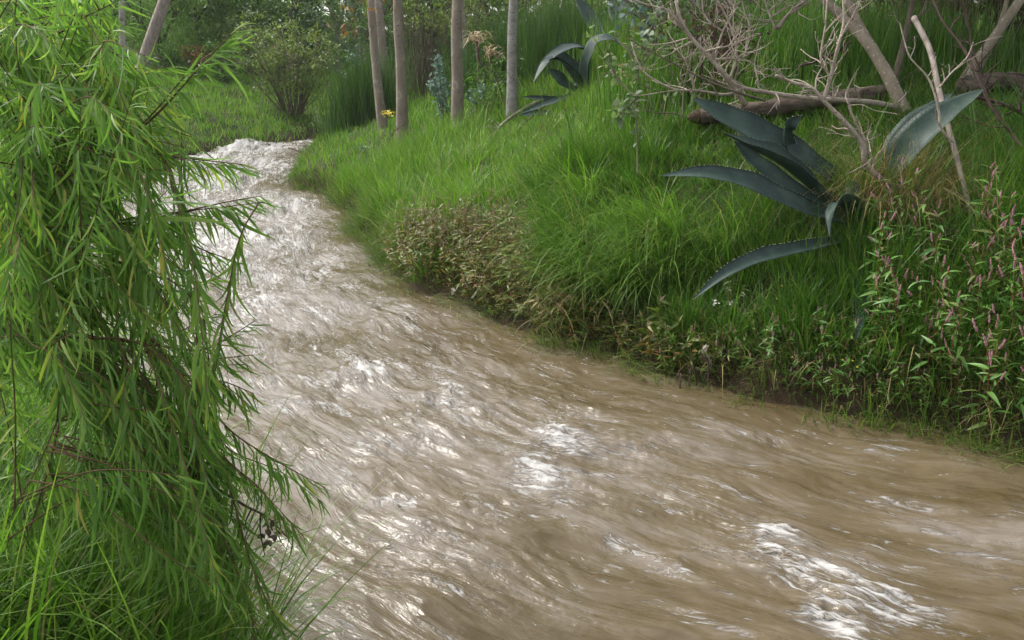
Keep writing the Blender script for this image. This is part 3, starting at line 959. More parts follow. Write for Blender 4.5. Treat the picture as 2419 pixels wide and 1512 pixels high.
TREES = [  # name, label, column, distance, height, lean, trunk radius, foliage, bark, kw
    ('willow_tree', 'airy light green tree behind the grassy far left bank', 470, 33, 7.5, (.05, 0), .14, 'fol_light', 'far_bark', dict(leafsize=.13, per=130, clump=.75, trunk_to=.16, up=.3, spread=.6)),
    ('willow_tree', 'second light green tree just left of the airy one, more feathery', 385, 30, 6.5, (-.05, 0), .12, 'fol_light', 'far_bark', dict(leafsize=.12, per=110, clump=.7, trunk_to=.18, up=.25, proto=slim, droop=.7)),
    ('leaning_tree', 'dark tree with a thick leaning trunk close behind the willow shrub', 318, 25, 9, (.42, .1), .17, 'fol_mid', 'grey_bark', dict(leafsize=.13, per=40, clump=.8, trunk_to=.5, up=.9, spread=.35, proto=slim, droop=.8, skirt=5)),
    ('dark_tree', 'dark green tree with a black slanting limb above the olive bush', 655, 35, 10, (.38, 0), .22, 'fol_dark', 'far_bark', dict(leafsize=.15, per=120, clump=.9, trunk_to=.34, up=.3, skirt=34)),
    ('dark_tree', 'dark green tree filling the gap left of the slanting limb', 590, 40, 10, (0, 0), .2, 'fol_mid', 'far_bark', dict(leafsize=.16, per=130, clump=1.1, trunk_to=.15)),
    ('eucalyptus_tree', 'slim blue green tree right of the slanting dark limb', 800, 36, 9, (0, 0), .10, 'fol_blue', 'trunk', dict(leafsize=.16, per=45, clump=.6, trunk_to=.30, up=.6, spread=.45, proto=slim, droop=.8)),
    ('green_tree', 'green tree behind the leftmost pair of slender trunks', 880, 33, 10, (0, 0), .18, 'fol_mid', 'far_bark', dict(leafsize=.14, per=90, clump=.9, trunk_to=.2, proto=slim, droop=.7)),
    ('green_tree', 'hazy green tree at the top left behind the willow shrub tips', 250, 36, 11, (.1, 0), .2, 'fol_mid', 'far_bark', dict(leafsize=.16, per=110, clump=1.1, trunk_to=.2)),
    ('green_tree', 'green tree between the second and third slender trunks', 1020, 36, 10, (0, 0), .18, 'fol_dark', 'far_bark', dict(leafsize=.15, per=85, clump=1.0, trunk_to=.2)),
    ('green_tree', 'grey green tree behind the palest slender trunk', 1180, 34, 10, (.05, 0), .18, 'fol_olive', 'far_bark', dict(leafsize=.15, per=100, clump=1.0, trunk_to=.2, proto=slim, droop=.6)),
    ('green_tree', 'grey green tree behind the small drooping agave', 1370, 30, 9, (0, 0), .2, 'fol_olive', 'far_bark', dict(leafsize=.14, per=90, clump=.9, trunk_to=.2, proto=slim, droop=.6)),
    ('green_tree', 'tree at the top behind the pale leafy sapling', 1540, 33, 10, (0, 0), .2, 'fol_dark', 'far_bark', dict(leafsize=.15, per=85, clump=1.0, trunk_to=.2)),
    ('green_tree', 'tree on the hill behind the bare pale branches', 1760, 36, 10, (0, 0), .2, 'fol_mid', 'far_bark', dict(leafsize=.16, per=85, clump=1.0, trunk_to=.25)),
    ('green_tree', 'tree on the hill behind the leaning pale trunk', 2020, 38, 10, (0, 0), .2, 'fol_olive', 'far_bark', dict(leafsize=.16, per=85, clump=1.0, trunk_to=.25)),
    ('green_tree', 'tree on the hill in the top right corner', 2330, 34, 10, (0, 0), .2, 'fol_dark', 'far_bark', dict(leafsize=.15, per=85, clump=1.0, trunk_to=.25)),
    ('green_tree', 'tree standing beyond the left bank behind the streamside willow', 90, 28, 9, (0, 0), .2, 'fol_mid', 'far_bark', dict(leafsize=.15, per=100, clump=1.0, trunk_to=.2)),
]
for (nm, lb, x, Y, h, ln, r, mt_, bk, kw) in TREES:
    if nm != 'leaning_tree': Y, h = Y + 3, h * .72
    tree(nm, lb, 'tree', at(x, Y), h, ln, r, mt_, bk, group='background trees beyond the banks', **kw)

SHRUBS = [
    ('olive_bush', 'wide olive green bush with bare brown stems on far bank', 690, 27.5, 2.5, 2.9, 'fol_olive', dict(stems=40, n=5200, leafsize=.085, low=.24, twigs=220)),
    ('olive_bush', 'lower olive bush joined to the left of the wide one', 600, 33, 1.9, 2.4, 'fol_olive', dict(stems=20, n=2400, leafsize=.08, low=.3, twigs=90)),
    ('grey_bush', 'small grey leaved bush above the far water edge', 778, 25.5, .75, 1.1, 'sapling', dict(stems=18, n=500, leafsize=.05, low=.3, twigs=80, rad=.01)),
    ('silver_bush', 'silvery bush at the foot of the blue green tree', 835, 30, 2.0, 1.5, 'fol_blue', dict(stems=12, n=900, leafsize=.11, low=.2)),
    ('red_leaved_plant', 'rust red leaved plant behind the grassy mound', 470, 31, 1.0, 1.6, 'fol_red', dict(stems=14, n=420, leafsize=.12, low=.15, proto=oval)),
    ('red_leaved_plant', 'rust and green plant at the right end of the red leaved row', 540, 30.5, 1.0, 1.4, 'fol_spear', dict(stems=12, n=600, leafsize=.12, low=.1, proto=oval)),
    ('red_leaved_plant', 'reddish plant half hidden by willow leaves, left end of its row', 400, 31, 1.0, 1.5, 'fol_spear', dict(stems=12, n=500, leafsize=.12, low=.15, proto=oval)),
    ('brown_thicket', 'brown twiggy thicket between the second and third slender trunks', 1010, 22, 3.0, 1.7, 'fol_olive', dict(stems=60, n=900, leafsize=.085, low=.62, twigs=260, rad=.015)),
    ('brown_thicket', 'narrow twiggy thicket right behind the third slender trunk', 1105, 24, 3.2, 1.6, 'fol_olive', dict(stems=36, n=800, leafsize=.085, low=.55, twigs=140, rad=.015)),
    ('brown_thicket', 'shaded thicket behind the two leftmost slender trunks', 880, 25, 3.0, 1.9, 'fol_dark', dict(stems=34, n=1600, leafsize=.085, low=.25, twigs=140, rad=.015)),
    ('green_bush', 'leafy green bush beneath the dead hanging leaves', 1165, 16.6, .95, 1.0, 'fol_spear', dict(stems=22, n=1100, leafsize=.085, low=.2, proto=lance, droop=-.1)),
    ('green_bush', 'low yellow green herb beside the pale slender trunk', 1175, 15.4, .55, .8, 'fol_spear', dict(stems=14, n=360, leafsize=.10, low=.3, proto=lance, droop=-.3)),
    ('green_bush', 'grey green bush behind the palest slender trunk', 1290, 24, 2.9, 3.0, 'fol_olive', dict(stems=26, n=2000, leafsize=.10, low=.2, proto=slim)),
    ('green_bush', 'dark bush behind the tall agave leaves', 1440, 19, 2.6, 2.4, 'fol_dark', dict(stems=22, n=1700, leafsize=.09, low=.15)),
    ('green_bush', 'bush on the slope behind the bare twiggy branches', 1620, 15, 1.8, 2.4, 'fol_dark', dict(stems=24, n=1800, leafsize=.085, low=.1)),
    ('green_bush', 'bush at the top between two leaning pale trunks', 1830, 17, 1.8, 2.8, 'fol_dark', dict(stems=24, n=2000, leafsize=.09, low=.08)),
    ('dry_thicket', 'dark brown dry thicket in the top right corner', 2330, 10.6, 1.5, 2.8, 'fol_dry', dict(bark='dark_twig', stems=60, n=5200, leafsize=.045, low=.25, twigs=420, rad=.012, clump=.14, droop=.6)),
    ('dry_thicket', 'dark dry twigs behind the leaning pale trunk', 2150, 11.0, 1.3, 2.0, 'fol_dry', dict(bark='dark_twig', stems=40, n=2600, leafsize=.045, low=.3, twigs=260, rad=.012, clump=.14, droop=.6)),
    ('dry_thicket', 'dark dry twigs behind the bare branches on the left', 1660, 9.8, 1.1, 1.6, 'fol_dry', dict(bark='dark_twig', stems=16, n=1300, leafsize=.05, low=.1, twigs=60, rad=.012, clump=.16, droop=.6)),
]
for (nm, lb, x, Y, h, w_, mt_, kw) in SHRUBS:
    shrub(nm, lb, 'bush', at(x, Y), h, w_, mt_, **kw)

# ---------------------------------------------------------------- slender trunks
def slender(label, pts, Y, r, bark, crown=True, red=False):
    """pts: photo points base to top; the trunk goes on above the frame to a small crown"""
    b = on(pts[0][0], Y)
    root = thing('slender_tree', tuple(b), label, 'tree', 'slender trunks on the right bank')
    Ps = [b - UP * .2] + [W(x, y, Y) for x, y in pts[1:]]
    d = nrm(Ps[-1] - Ps[-2])
    top = Ps[-1] + d * 3.2 + UP * .6
    Ps = Ps + [Ps[-1] + d * 1.6, top]
    Ps = np.array(Ps)
    R = np.interp(np.linspace(0, 1, len(Ps)), [0, .18, .4, 1], [r * 1.5, r * 1.06, r, r * .55])
    tb = MB()
    C, RC = tube(tb, Ps, R, 12, 8, .012)
    tr = part('trunk', tb, M[bark], root)
    sb = MB()                                               # old branch scars
    for k in range(34):
        i = rng.integers(4, len(C) - 14)
        a = rng.uniform(math.pi * 1.0, math.pi * 2.0)
        o = np.array([math.cos(a), math.sin(a), 0])
        c = C[i] + o * RC[i] * .97
        s_ = r * rng.uniform(.10, .2)
        V = np.array([c + np.array([-o[1], o[0], 0]) * s_ * q1 + UP * s_ * q2 * .7 + o * q3 * s_ for (q1, q2, q3) in [(-1, 0, .05), (0, -.8, .3), (1, 0, .05), (0, 1.1, .05), (0, 0, .35)]])
        sb.add(V, tris=[(0, 1, 4), (1, 2, 4), (2, 3, 4), (3, 0, 4)])
    obj('bark_scars', sb.mesh('bark_scars', M['scar'], b), tr, kind='stuff')
    if crown:
        limbs, tips = [], []
        for i in range(5):
            a = i * 1.257 + rng.uniform(0, .6)
            grow(C[-2 - i], np.array([math.cos(a), math.sin(a), .7]), 1.3, r * .3, 1, limbs, tips, .5, .1)
        lb = MB()
        for (p, q, dd) in limbs: tube(lb, p, q, 5, 2, cap=False)
        part('limbs', lb, M[bark], root, kind='stuff')
        cb = MB()
        clumps_leaves(cb, np.array(tips), 36, .45, .15, lance, .9)
        part('crown', cb, M['fol_mid'], root, kind='stuff')
    return root
slender('leftmost slender grey brown trunk, bent slightly to the left', [(907, 305), (888, 160), (878, 40), (874, -20)], 18, .078, 'trunk')
slender('slender brown trunk beside the yellow flower head, second from left', [(950, 325), (947, 180), (940, 60), (938, -20)], 16, .083, 'trunk')
slender('thickest straight brown slender trunk in the middle of the meadow', [(1080, 330), (1080, 200), (1078, 80), (1080, -20)], 15, .089, 'trunk')
slender('palest grey slender trunk, rightmost of the row', [(1210, 262), (1209, 160), (1210, 60), (1213, -20)], 14.5, .075, 'trunk_pale')
slender('dim thin trunk behind the leftmost slender trunk', [(912, 215), (902, 110), (896, 40), (893, -20)], 24, .115, 'trunk')
slender('thin trunk half hidden behind the thickest slender trunk', [(1097, 190), (1096, 110), (1092, 40), (1089, -20)], 21, .055, 'trunk')
slender('thin pale trunk far left behind the willow shrub', [(291, 170), (289, 90), (288, 40), (287, -20)], 22, .07, 'trunk_pale')

# red and orange leaf spray hanging into the top of the picture
def spray(name, label, cat, pts, dep, mat, size, n, proto=lance, group=None, r=.006, droop=.5, spread=.12):
    P3 = np.array([D(x, y, dep) for x, y in pts])
    root = thing(name, tuple(P3[0]), label, cat, group)
    tb = MB()
    C, _r2 = tube(tb, P3, np.linspace(r, r * .3, len(P3)), 5, 5)
    ends = [C[len(C) // 3:]]
    for _ in range(6):
        q = C[rng.integers(len(C) // 4, len(C))]
        e = q + rng.normal(size=3) * spread * 2
        tube(tb, [q, (q + e) / 2 + UP * .03, e], [r * .5, r * .4, r * .2], 4, 3)
        ends.append(crom([q, (q + e) / 2 + UP * .03, e], 3))
    part('twig', tb, M['brown_twig'], root)
    E = np.vstack(ends)
    c = E[rng.integers(0, len(E), n)] + rng.normal(size=(n, 3)) * spread * .2
    d = nrm(rng.normal(size=(n, 3)) - UP * droop)
    lb = MB()
    place(lb, proto, c, axes(d, rng.normal(size=(n, 3)) + UP), size * np.exp(rng.normal(0, .2, n)))
    part('foliage', lb, M[mat], root, kind='stuff')
    return root
spray('hanging_branch', 'red and orange leaf spray hanging at the top by the slender trunks', 'branch', [(800, -90), (812, 0), (822, 40), (828, 72)], 14, 'fol_red', .16, 80, spread=.3)

# ---------------------------------------------------------------- rushes, saplings, dead leaves, plumes
def rushes(label, x, Y, h, wid, n, mat='rush'):
    b = on(x, Y)
    root = thing('rush_clump' if mat == 'rush' else 'grass_clump', tuple(b), label, 'rushes' if mat == 'rush' else 'grass clump', 'tall rush and grass clumps on the right bank')
    xy = b[:2] + np.column_stack([rng.normal(0, wid * .3, n), rng.normal(0, wid * .22, n)])
    mb = MB()
    blades(mb, np.column_stack([xy, height(xy) - .03]), rng.uniform(0, 6.28, n), h * rng.uniform(.55, 1.1, n), np.full(n, .010 + .0003 * Y), rng.uniform(0, .16, n), rng.uniform(.05, .45, n), 4)
    part('stems', mb, M[mat], root, kind='stuff')
rushes('tall dark rushes left of the leftmost slender trunk', 862, 20.5, 1.75, 1.3, 1500)
rushes('tall green rushes between the third and the pale trunk', 1165, 19.5, 1.7, 1.5, 1500)
rushes('tall green rushes right behind the palest trunk', 1255, 19.5, 1.6, 1.7, 1500)
rushes('tall green rushes left of the drooping agave', 1320, 17, 1.6, 1.3, 1300)
rushes('tall green rushes above the drooping agave', 1400, 16.5, 1.2, 1.5, 1100)
for (lb_, x_, Y_, h_, w_, n_) in [('tall loose grass behind the short half buried log', 1720, 12.5, .95, 1.8, 1300), ('tall grass right behind the leaning pale trunk', 1960, 10.4, 1.0, 1.6, 1200), ('tall grass between the two leaning pale trunks', 2160, 9.6, .95, 1.4, 1100),
                              ('tall grass under the dark brown dry thicket', 2340, 9.6, .6, 1.5, 900), ('tall grass at the top behind the bare twigs', 1850, 13.5, 1.2, 2.2, 1300), ('loose tall grass left of the broken log', 1570, 10.0, .8, 1.4, 1000)]:
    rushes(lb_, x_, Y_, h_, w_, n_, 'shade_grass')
rushes('rushes behind the pale leafy sapling', 1480, 14.5, 1.2, 1.3, 1000, 'grass')
def sapling(label, x, Y, h, wid, n, mat, size, name='sapling', stems=5, proto=oval):
    b = on(x, Y)
    root = thing(name, tuple(b), label, 'sapling')
    tb, lb = MB(), MB()
    for i in range(stems):
        a = rng.uniform(0, 6.28)
        e = b + np.array([math.cos(a) * wid * .5 * rng.uniform(.2, 1), math.sin(a) * wid * .5, h * rng.uniform(.6, 1.0)])
        C, _q = tube(tb, [b - UP * .05, (b + e) / 2 + UP * .12 * h, e], [.012, .008, .003], 5, 8)
        m_ = n // stems
        q = C[rng.integers(3, len(C), m_)] + rng.normal(size=(m_, 3)) * .05 * wid
        d = nrm(rng.normal(size=(m_, 3)) - UP * .2)
        place(lb, proto, q, axes(d, rng.normal(size=(m_, 3)) + UP * .6), size * np.exp(rng.normal(0, .22, m_)))
    part('stem', tb, M['brown_twig'], root)
    part('foliage', lb, M[mat], root, kind='stuff')
sapling('bluish round leaved sapling beside the thickest slender trunk', 1050, 16.4, 1.35, .75, 420, 'fol_blue', .085, stems=8)
sapling('small bluish sapling to the right of the thickest slender trunk', 1120, 16.0, .8, .55, 150, 'fol_blue', .075)
sapling('tiny bluish seedling in the grass left of the thickest trunk', 1005, 15.0, .28, .4, 60, 'fol_blue', .06)
sapling('tiny pale seedling in the meadow near the far water edge', 868, 15.6, .25, .3, 40, 'fol_blue', .06)

def dead_palm(label, x, Y, z0, n, L):
    b = on(x, Y)
    root = thing('dead_leaf_bunch', tuple(b), label, 'dead leaves')
    mb = MB()
    c = b + UP * z0
    xy = c + rng.normal(size=(n, 3)) * .06
    blades(mb, xy, rng.uniform(0, 6.28, n), L * rng.uniform(.6, 1.2, n), np.full(n, .03), rng.uniform(.5, 1.2, n), rng.uniform(1.2, 2.2, n), 5)
    part('leaves', mb, M['pale_dry'], root, kind='stuff')
    tb = MB()
    tube(tb, [b - UP * .1, b + UP * z0 * .5 + np.array([.04, 0, 0]), c], [.05, .04, .03], 7, 3)
    part('stem', tb, M['brown_twig'], root)
dead_palm('pale dead drooping leaves above the leafy green bush, upper bunch', 1128, 17.2, 1.30, 46, .45)
dead_palm('pale dead drooping leaves hanging lower, right of the upper bunch', 1158, 16.9, 1.0, 40, .42)

def plume(label, x, y, Y):
    t = W(x, y, Y)
    b = np.array([t[0] + .05, Y, hz(t[0], Y)])
    root = thing('plume_grass', tuple(b), label, 'plume grass', 'buff plumes above the olive bush')
    sb, pb = MB(), MB()
    tube(sb, [b, (b + t) / 2 + np.array([.03, 0, 0]), t], [.015, .012, .008], 5, 3)
    part('stalk', sb, M['brown_twig'], root)
    n = 160
    k = rng.uniform(0, 1, n)
    c = t - UP * (.1 + .5 * k[:, None]) + rng.normal(size=(n, 3)) * .035 * (1.2 - k[:, None])
    place(pb, slim, c, axes(nrm(rng.normal(size=(n, 3)) * .5 + UP * .4 + np.array([.4, 0, 0])), rng.normal(size=(n, 3))), np.full(n, .11))
    part('plume', pb, M['pale_dry'], root, kind='stuff')
plume('buff feathery plume, left one of a pair above the bush', 645, 108, 28.5)
plume('buff feathery plume, right one of a pair above the bush', 682, 116, 28.5)

def flower_head(label, x, y, Y, r, n, size):
    c = W(x, y, Y)
    b = np.array([c[0], Y, hz(c[0], Y)])
    root = thing('yellow_flower', tuple(b), label, 'flower')
    sb, pb = MB(), MB()
    tube(sb, [b, (b + c) / 2 + np.array([.02, 0, 0]), c], [.006, .005, .004], 5, 2)
    part('stem', sb, M['rush'], root)
    p = c + rng.normal(size=(n, 3)) * r * .5 * np.array([1, 1, .5])
    place(pb, oval, p, axes(nrm(rng.normal(size=(n, 3)) * [1, 1, .4]), rng.normal(size=(n, 3)) * .3 + UP), np.full(n, size))
    part('petals', pb, M['yellow'], root, kind='stuff')
flower_head('yellow flower head between the two leftmost slender trunks', 918, 268, 16.8, .11, 50, .05)

# ---------------------------------------------------------------- agaves
def agave_leaf(root, base_pts, width, normal, fold=.25, thick=.022, spines=True, label=None, mat='agave', sp=.032, tipw=0.0, foldv=None):
    """base_pts: centre line, base to tip (n,3); width: half width at the widest; normal: which way the upper face looks"""
    C = crom(np.array(base_pts), 7)
    n = len(C)
    t = np.linspace(0, 1, n)
    T = nrm(np.gradient(C, axis=0))
    N = np.array(normal, float)
    if N.ndim == 1: N = np.repeat(N[None], n, 0)
    else: N = np.stack([np.interp(t, np.linspace(0, 1, len(N)), N[:, k]) for k in range(3)], 1)
    X = nrm(np.cross(T, N))
    Nn = nrm(np.cross(X, T))
    w = width * np.interp(t, [0, .12, .35, .55, .75, .9, .97, 1], [.62, .68, .92, 1.0, .80, .42, .16, .02])
    th = thick * np.interp(t, [0, .5, 1], [1.6, .8, .25])
    rows = 7
    a = np.linspace(-1, 1, rows)
    fo = np.full(n, fold) if foldv is None else np.interp(t, np.linspace(0, 1, len(foldv)), foldv)
    wav = .05 * np.sin(t[:, None] * 23 + np.array([0, 0, 0, 0, 0, 0, 0])[None] + a[None] * 1.5) * np.abs(a[None]) ** 2
    top = C[:, None] + X[:, None] * (w[:, None] * a[None] * (1 - .25 * np.abs(fo[:, None]) * np.abs(a[None])))[..., None] + Nn[:, None] * (w[:, None] * (fo[:, None] * np.abs(a[None]) ** 1.6 + wav))[..., None]
    bot = top - Nn[:, None] * (th[:, None] * (1 - np.abs(a[None]) ** 2 * .93))[..., None]
    V = np.concatenate([top, bot], 1)                 # (n, 14, 3)
    R2 = rows * 2
    q = []
    for i in range(n - 1):
        for k in range(rows - 1):
            q.append((i * R2 + k, i * R2 + k + 1, (i + 1) * R2 + k + 1, (i + 1) * R2 + k))
            q.append((i * R2 + rows + k + 1, i * R2 + rows + k, (i + 1) * R2 + rows + k, (i + 1) * R2 + rows + k + 1))
        for k in (0, rows - 1):
            q.append((i * R2 + k, (i + 1) * R2 + k, (i + 1) * R2 + rows + k, i * R2 + rows + k))
    mb = MB()
    mb.add(V.reshape(-1, 3), q)
    lo = part('leaf', mb, M[mat], root, label=label)
    if spines:
        sb = MB()
        L = np.concatenate([[0], np.cumsum(np.linalg.norm(np.diff(C, axis=0), axis=1))])
        for side in (0, rows - 1):
            m_ = int(L[-1] * .88 / sp)
            for s_ in np.linspace(.10 * L[-1], .97 * L[-1], m_):
                s_ += rng.normal() * sp * .2
                E = np.array([np.interp(s_, L, top[:, side, k]) for k in range(3)])
                o = np.array([np.interp(s_, L, X[:, k]) for k in range(3)]) * (1 if side else -1)
                tt = np.array([np.interp(s_, L, T[:, k]) for k in range(3)])
                nn_ = np.array([np.interp(s_, L, Nn[:, k]) for k in range(3)])
                b_ = .004
                sb.add([E - tt * b_ - o * .003, E + tt * b_ - o * .003, E + o * .0075 + tt * .002, E + nn_ * .004 - o * .002], tris=[(0, 1, 2), (0, 2, 3), (1, 3, 2)])
        e = C[-1]
        sb.add([e - T[-1] * .01 + X[-1] * .003, e - T[-1] * .01 - X[-1] * .003, e - T[-1] * .01 + Nn[-1] * .004, e + T[-1] * .025], tris=[(0, 1, 3), (1, 2, 3), (2, 0, 3)])
        obj('spines', sb.mesh('spines', M['spine'], np.array(root.location)), lo, kind='stuff')
    return lo

def c3(x, y): return (1417 + .4139 * x, .4139 * y)
def c5(x, y): return (1475.8 + .3904 * x, 472.2 + .3904 * y)
def c2(x, y): return (590.3 + .3661 * x, .3661 * y)
def L3(pts, f=c3):
    """[(x, y, dep)] of an enlarged crop -> 3-D points"""
    return np.array([D(*f(x, y), d) for x, y, d in pts])

core = D(*c3(1430, 1200), 6.75)
ag = thing('agave', tuple(core - UP * .2), 'big blue green agave with sawtooth leaves sprawling in the grass', 'agave')
cam_up = np.array([0, -.55, .83])
def aleaf(pts, width, normal, f=c3, **kw):
    return agave_leaf(ag, L3(pts, f), width * .88, normal, **kw)
# uppermost left leaf, broad face towards us
aleaf([(1330, 1010, 6.85), (1130, 865, 6.8), (900, 752, 6.75), (700, 655, 6.75), (528, 562, 6.75)], .150, [.25, -.75, .62], fold=.22)
# folded leaf with a bright rolled upper edge
aleaf([(1350, 1200, 6.75), (1180, 1040, 6.6), (1010, 915, 6.5), (850, 835, 6.45), (712, 757, 6.4)], .125, [[.45, -.2, .9], [.4, -.35, .85], [.35, -.2, .93]], foldv=[.5, .8, .75, .5, .2])
aleaf([(1380, 1235, 6.75), (1190, 1140, 6.55), (1000, 1010, 6.45), (860, 900, 6.42), (760, 800, 6.42)], .085, [.3, -.85, .4], fold=.35)
# long lower left leaf
aleaf([(1400, 1235, 6.7), (1230, 1205, 6.5), (1040, 1130, 6.35), (840, 1040, 6.25), (600, 990, 6.2), (345, 1003, 6.2)], .112, [[.2, -.75, .65], [.15, -.7, .75], [.1, -.55, .85]], fold=.30)
# short leaf curling towards us, its pale tip hanging
aleaf([(1440, 1330, 6.75), (1462, 1270, 6.62), (1440, 1185, 6.48), (1372, 1150, 6.34), (1325, 1215, 6.22), (1310, 1345, 6.16)], .095, [[-.2, .3, 1], [-.5, -.2, 1], [-.7, -.3, .7], [-.85, -.1, .5], [-1, .1, .3]], fold=.35, thick=.02)
aleaf([(1385, 1260, 6.42), (1320, 1238, 6.34), (1250, 1228, 6.28)], .052, [-.2, -.7, .7], fold=.3, spines=False)
# broad right leaf
aleaf([(1600, 1080, 6.85), (1660, 960, 6.75), (1790, 790, 6.65), (1960, 645, 6.6), (2190, 508, 6.6)], .145, [[-.8, -.6, .1], [-.72, -.68, .25], [-.55, -.65, .55]], fold=.20)
aleaf([(1600, 1040, 7.0), (1680, 860, 7.0), (1800, 700, 7.0), (2010, 530, 7.05)], .13, [-.6, -.6, .55], fold=.2)
# small upright leaf tip among the grass
aleaf([(1120, 900, 6.9), (1065, 800, 6.75), (1070, 725, 6.68), (1147, 660, 6.65)], .085, [[-.4, -.8, .4], [.5, -.7, .5], [.6, -.5, .6]], fold=.4)
# lowest left leaf arching down towards the water
aleaf([(1330, 230, 6.55), (1200, 262, 6.4), (1020, 300, 6.25), (820, 345, 6.12), (610, 440, 6.0), (408, 602, 5.92)], .075, [[.1, -.5, .85], [.0, -.6, .8], [-.3, -.8, .6]], f=c5, fold=.35)
# dim leaves hanging below the heart of the plant
aleaf([(1400, 240, 6.55), (1440, 380, 6.35), (1430, 600, 6.1), (1400, 850, 5.85)], .085, [-.2, -.95, .2], f=c5, fold=.3)
aleaf([(1500, 215, 6.7), (1700, 180, 6.55), (1900, 190, 6.45), (2100, 270, 6.4), (2250, 400, 6.35)], .125, [.1, -.75, .7], f=c5, fold=.2)
cb = MB()
tube(cb, [core - UP * .25 + np.array([0, .1, 0]), core, core + UP * .2 + np.array([.05, .1, 0])], [.16, .14, .05], 10, 4, .03)
part('heart', cb, M['agave'], ag)

S2 = float((hit(*c2(2110, 610)) - EYE) @ _F) / 11.0
c2c = D(*c2(2110, 590), 11.0 * S2)
print('S2', S2)
print('depth', hit(*c3(1430,1200))[1], [round(float((hit(*p) - EYE) @ _F), 2) for p in (c3(1430, 1200), c2(2110, 600), c3(575, 700), c3(1700, 580), c3(1000, 450), c3(2200, 520), c3(1740, 650), c3(2010, 600), c2(1560, 900), c2(2230, 600), c3(2130, 1370), c3(215, 1010))])
ag2 = thing('agave', tuple(c2c - UP * .15), 'smaller agave with arching drooping silver leaves behind the meadow', 'agave')
def bleaf(pts, width, normal, **kw):
    return agave_leaf(ag2, L3([(x, y, d_ * S2) for x, y, d_ in pts], c2), width * S2, normal, spines=False, **kw)
bleaf([(2150, 560, 11.0), (2165, 400, 10.8), (2230, 270, 10.65), (2325, 250, 10.6), (2400, 300, 10.6)], .135, [[-.6, -.7, .4], [-.6, -.5, .6], [0, -.3, 1], [.5, -.2, .8]], fold=.15)
bleaf([(2150, 560, 11.1), (2190, 430, 11.1), (2160, 320, 11.0), (2060, 300, 10.9), (1950, 360, 10.75), (1880, 440, 10.65), (1830, 530, 10.6)], .11, [[.6, -.5, .6], [.3, -.3, 1], [-.2, -.3, 1], [-.6, -.3, .7]], fold=.15)
bleaf([(2140, 580, 11.0), (2090, 450, 10.8), (2000, 385, 10.7), (1910, 390, 10.6), (1850, 470, 10.55)], .085, [[0, -.3, 1], [-.3, -.3, .9], [-.6, -.4, .7]], fold=.2)
bleaf([(2130, 590, 11.1), (2110, 480, 11.1), (2050, 400, 11.1), (1960, 310, 11.1)], .09, [-.2, -.8, .5], fold=.2)
bleaf([(2130, 600, 10.9), (2040, 540, 10.6), (1980, 490, 10.5), (1920, 450, 10.45)], .085, [.1, -.8, .55], fold=.2)
bleaf([(2260, 300, 12.2), (2230, 200, 12.3), (2180, 100, 12.4), (2100, -30, 12.5)], .125, [.3, -.85, .4], fold=.2)
bleaf([(2430, 280, 12.2), (2400, 150, 12.2), (2370, 40, 12.3), (2330, -60, 12.4)], .16, [-.2, -.9, .4], fold=.2)
bleaf([(2080, 610, 10.7), (2000, 640, 10.4), (1880, 680, 10.15), (1740, 735, 10.0)], .06, [0, -.6, .8], fold=.3)
bleaf([(2060, 640, 10.8), (1920, 640, 10.6), (1750, 625, 10.4)], .055, [0, -.6, .8], fold=.3)
bleaf([(1960, 730, 10.6), (1860, 730, 10.4), (1740, 748, 10.2)], .06, [0, -.6, .8], fold=.3)
bleaf([(2080, 330, 13.5), (2030, 280, 13.5), (2010, 250, 13.5)], .1, [0, -.8, .6], fold=.2)
cb = MB()
tube(cb, [c2c - UP * .4, c2c - UP * .1, c2c + UP * .12], [.10, .10, .04], 10, 3, .03)
part('heart', cb, M['agave'], ag2)

# ---------------------------------------------------------------- logs, bare branches, leaning trunks
def ground_dep(x, y):
    return float((hit(x, y) - EYE) @ _F)

def fit(pts, f, k=0):
    """slide a thing along the line of sight until point k of it meets the ground"""
    s_ = ground_dep(*f(pts[k][0], pts[k][1])) / pts[k][2]
    return [(x, y, d * s_) for x, y, d in pts], s_

def log(label, pts, r, f=c3, end=True):
    gd = np.array([ground_dep(*f(x, y + 30)) for x, y, _d in pts])
    gx_ = np.array([p[0] for p in pts], float)
    co = np.polyfit(gx_, gd, 1)
    r = r * float(gd.mean()) / float(np.mean([p[2] for p in pts]))
    pts = [(x, y, float(np.polyval(co, x)) * (.955 if end else .94)) for x, y, _d in pts]
    print('log', label[:20], [round(q[2], 1) for q in pts])
    P3 = L3(pts, f)
    root = thing('fallen_log', tuple(P3[0]), label, 'log', 'fallen logs in the grass')
    tb = MB()
    C, R = tube(tb, P3, np.linspace(r, r * .85, len(P3)), 14, 12, .085)
    part('bark', tb, M['log_bark'], root)
    if end:
        eb = MB()
        d = nrm(P3[0] - P3[1])
        tube(eb, [P3[0] - d * .03, P3[0] + d * .05, P3[0] + d * .13], [r * .93, r * .75, r * .25], 12, 3, .06)
        part('broken_end', eb, M['log_end'], root)
log('dark rough log with a wet reddish broken end above the agave', [(575, 665, 8.3), (850, 635, 8.6), (1150, 590, 8.9), (1450, 548, 9.2), (1700, 525, 9.5)], .085)
log('short half buried log behind the bare branches', [(785, 430, 10.6), (1000, 428, 10.7), (1250, 432, 10.8), (1430, 425, 10.9)], .075, end=False)
log('rough dark log running out of the picture at the right', [(2060, 505, 9.0), (2200, 470, 9.1), (2419, 470, 9.2), (2650, 490, 9.3)], .095, end=False)

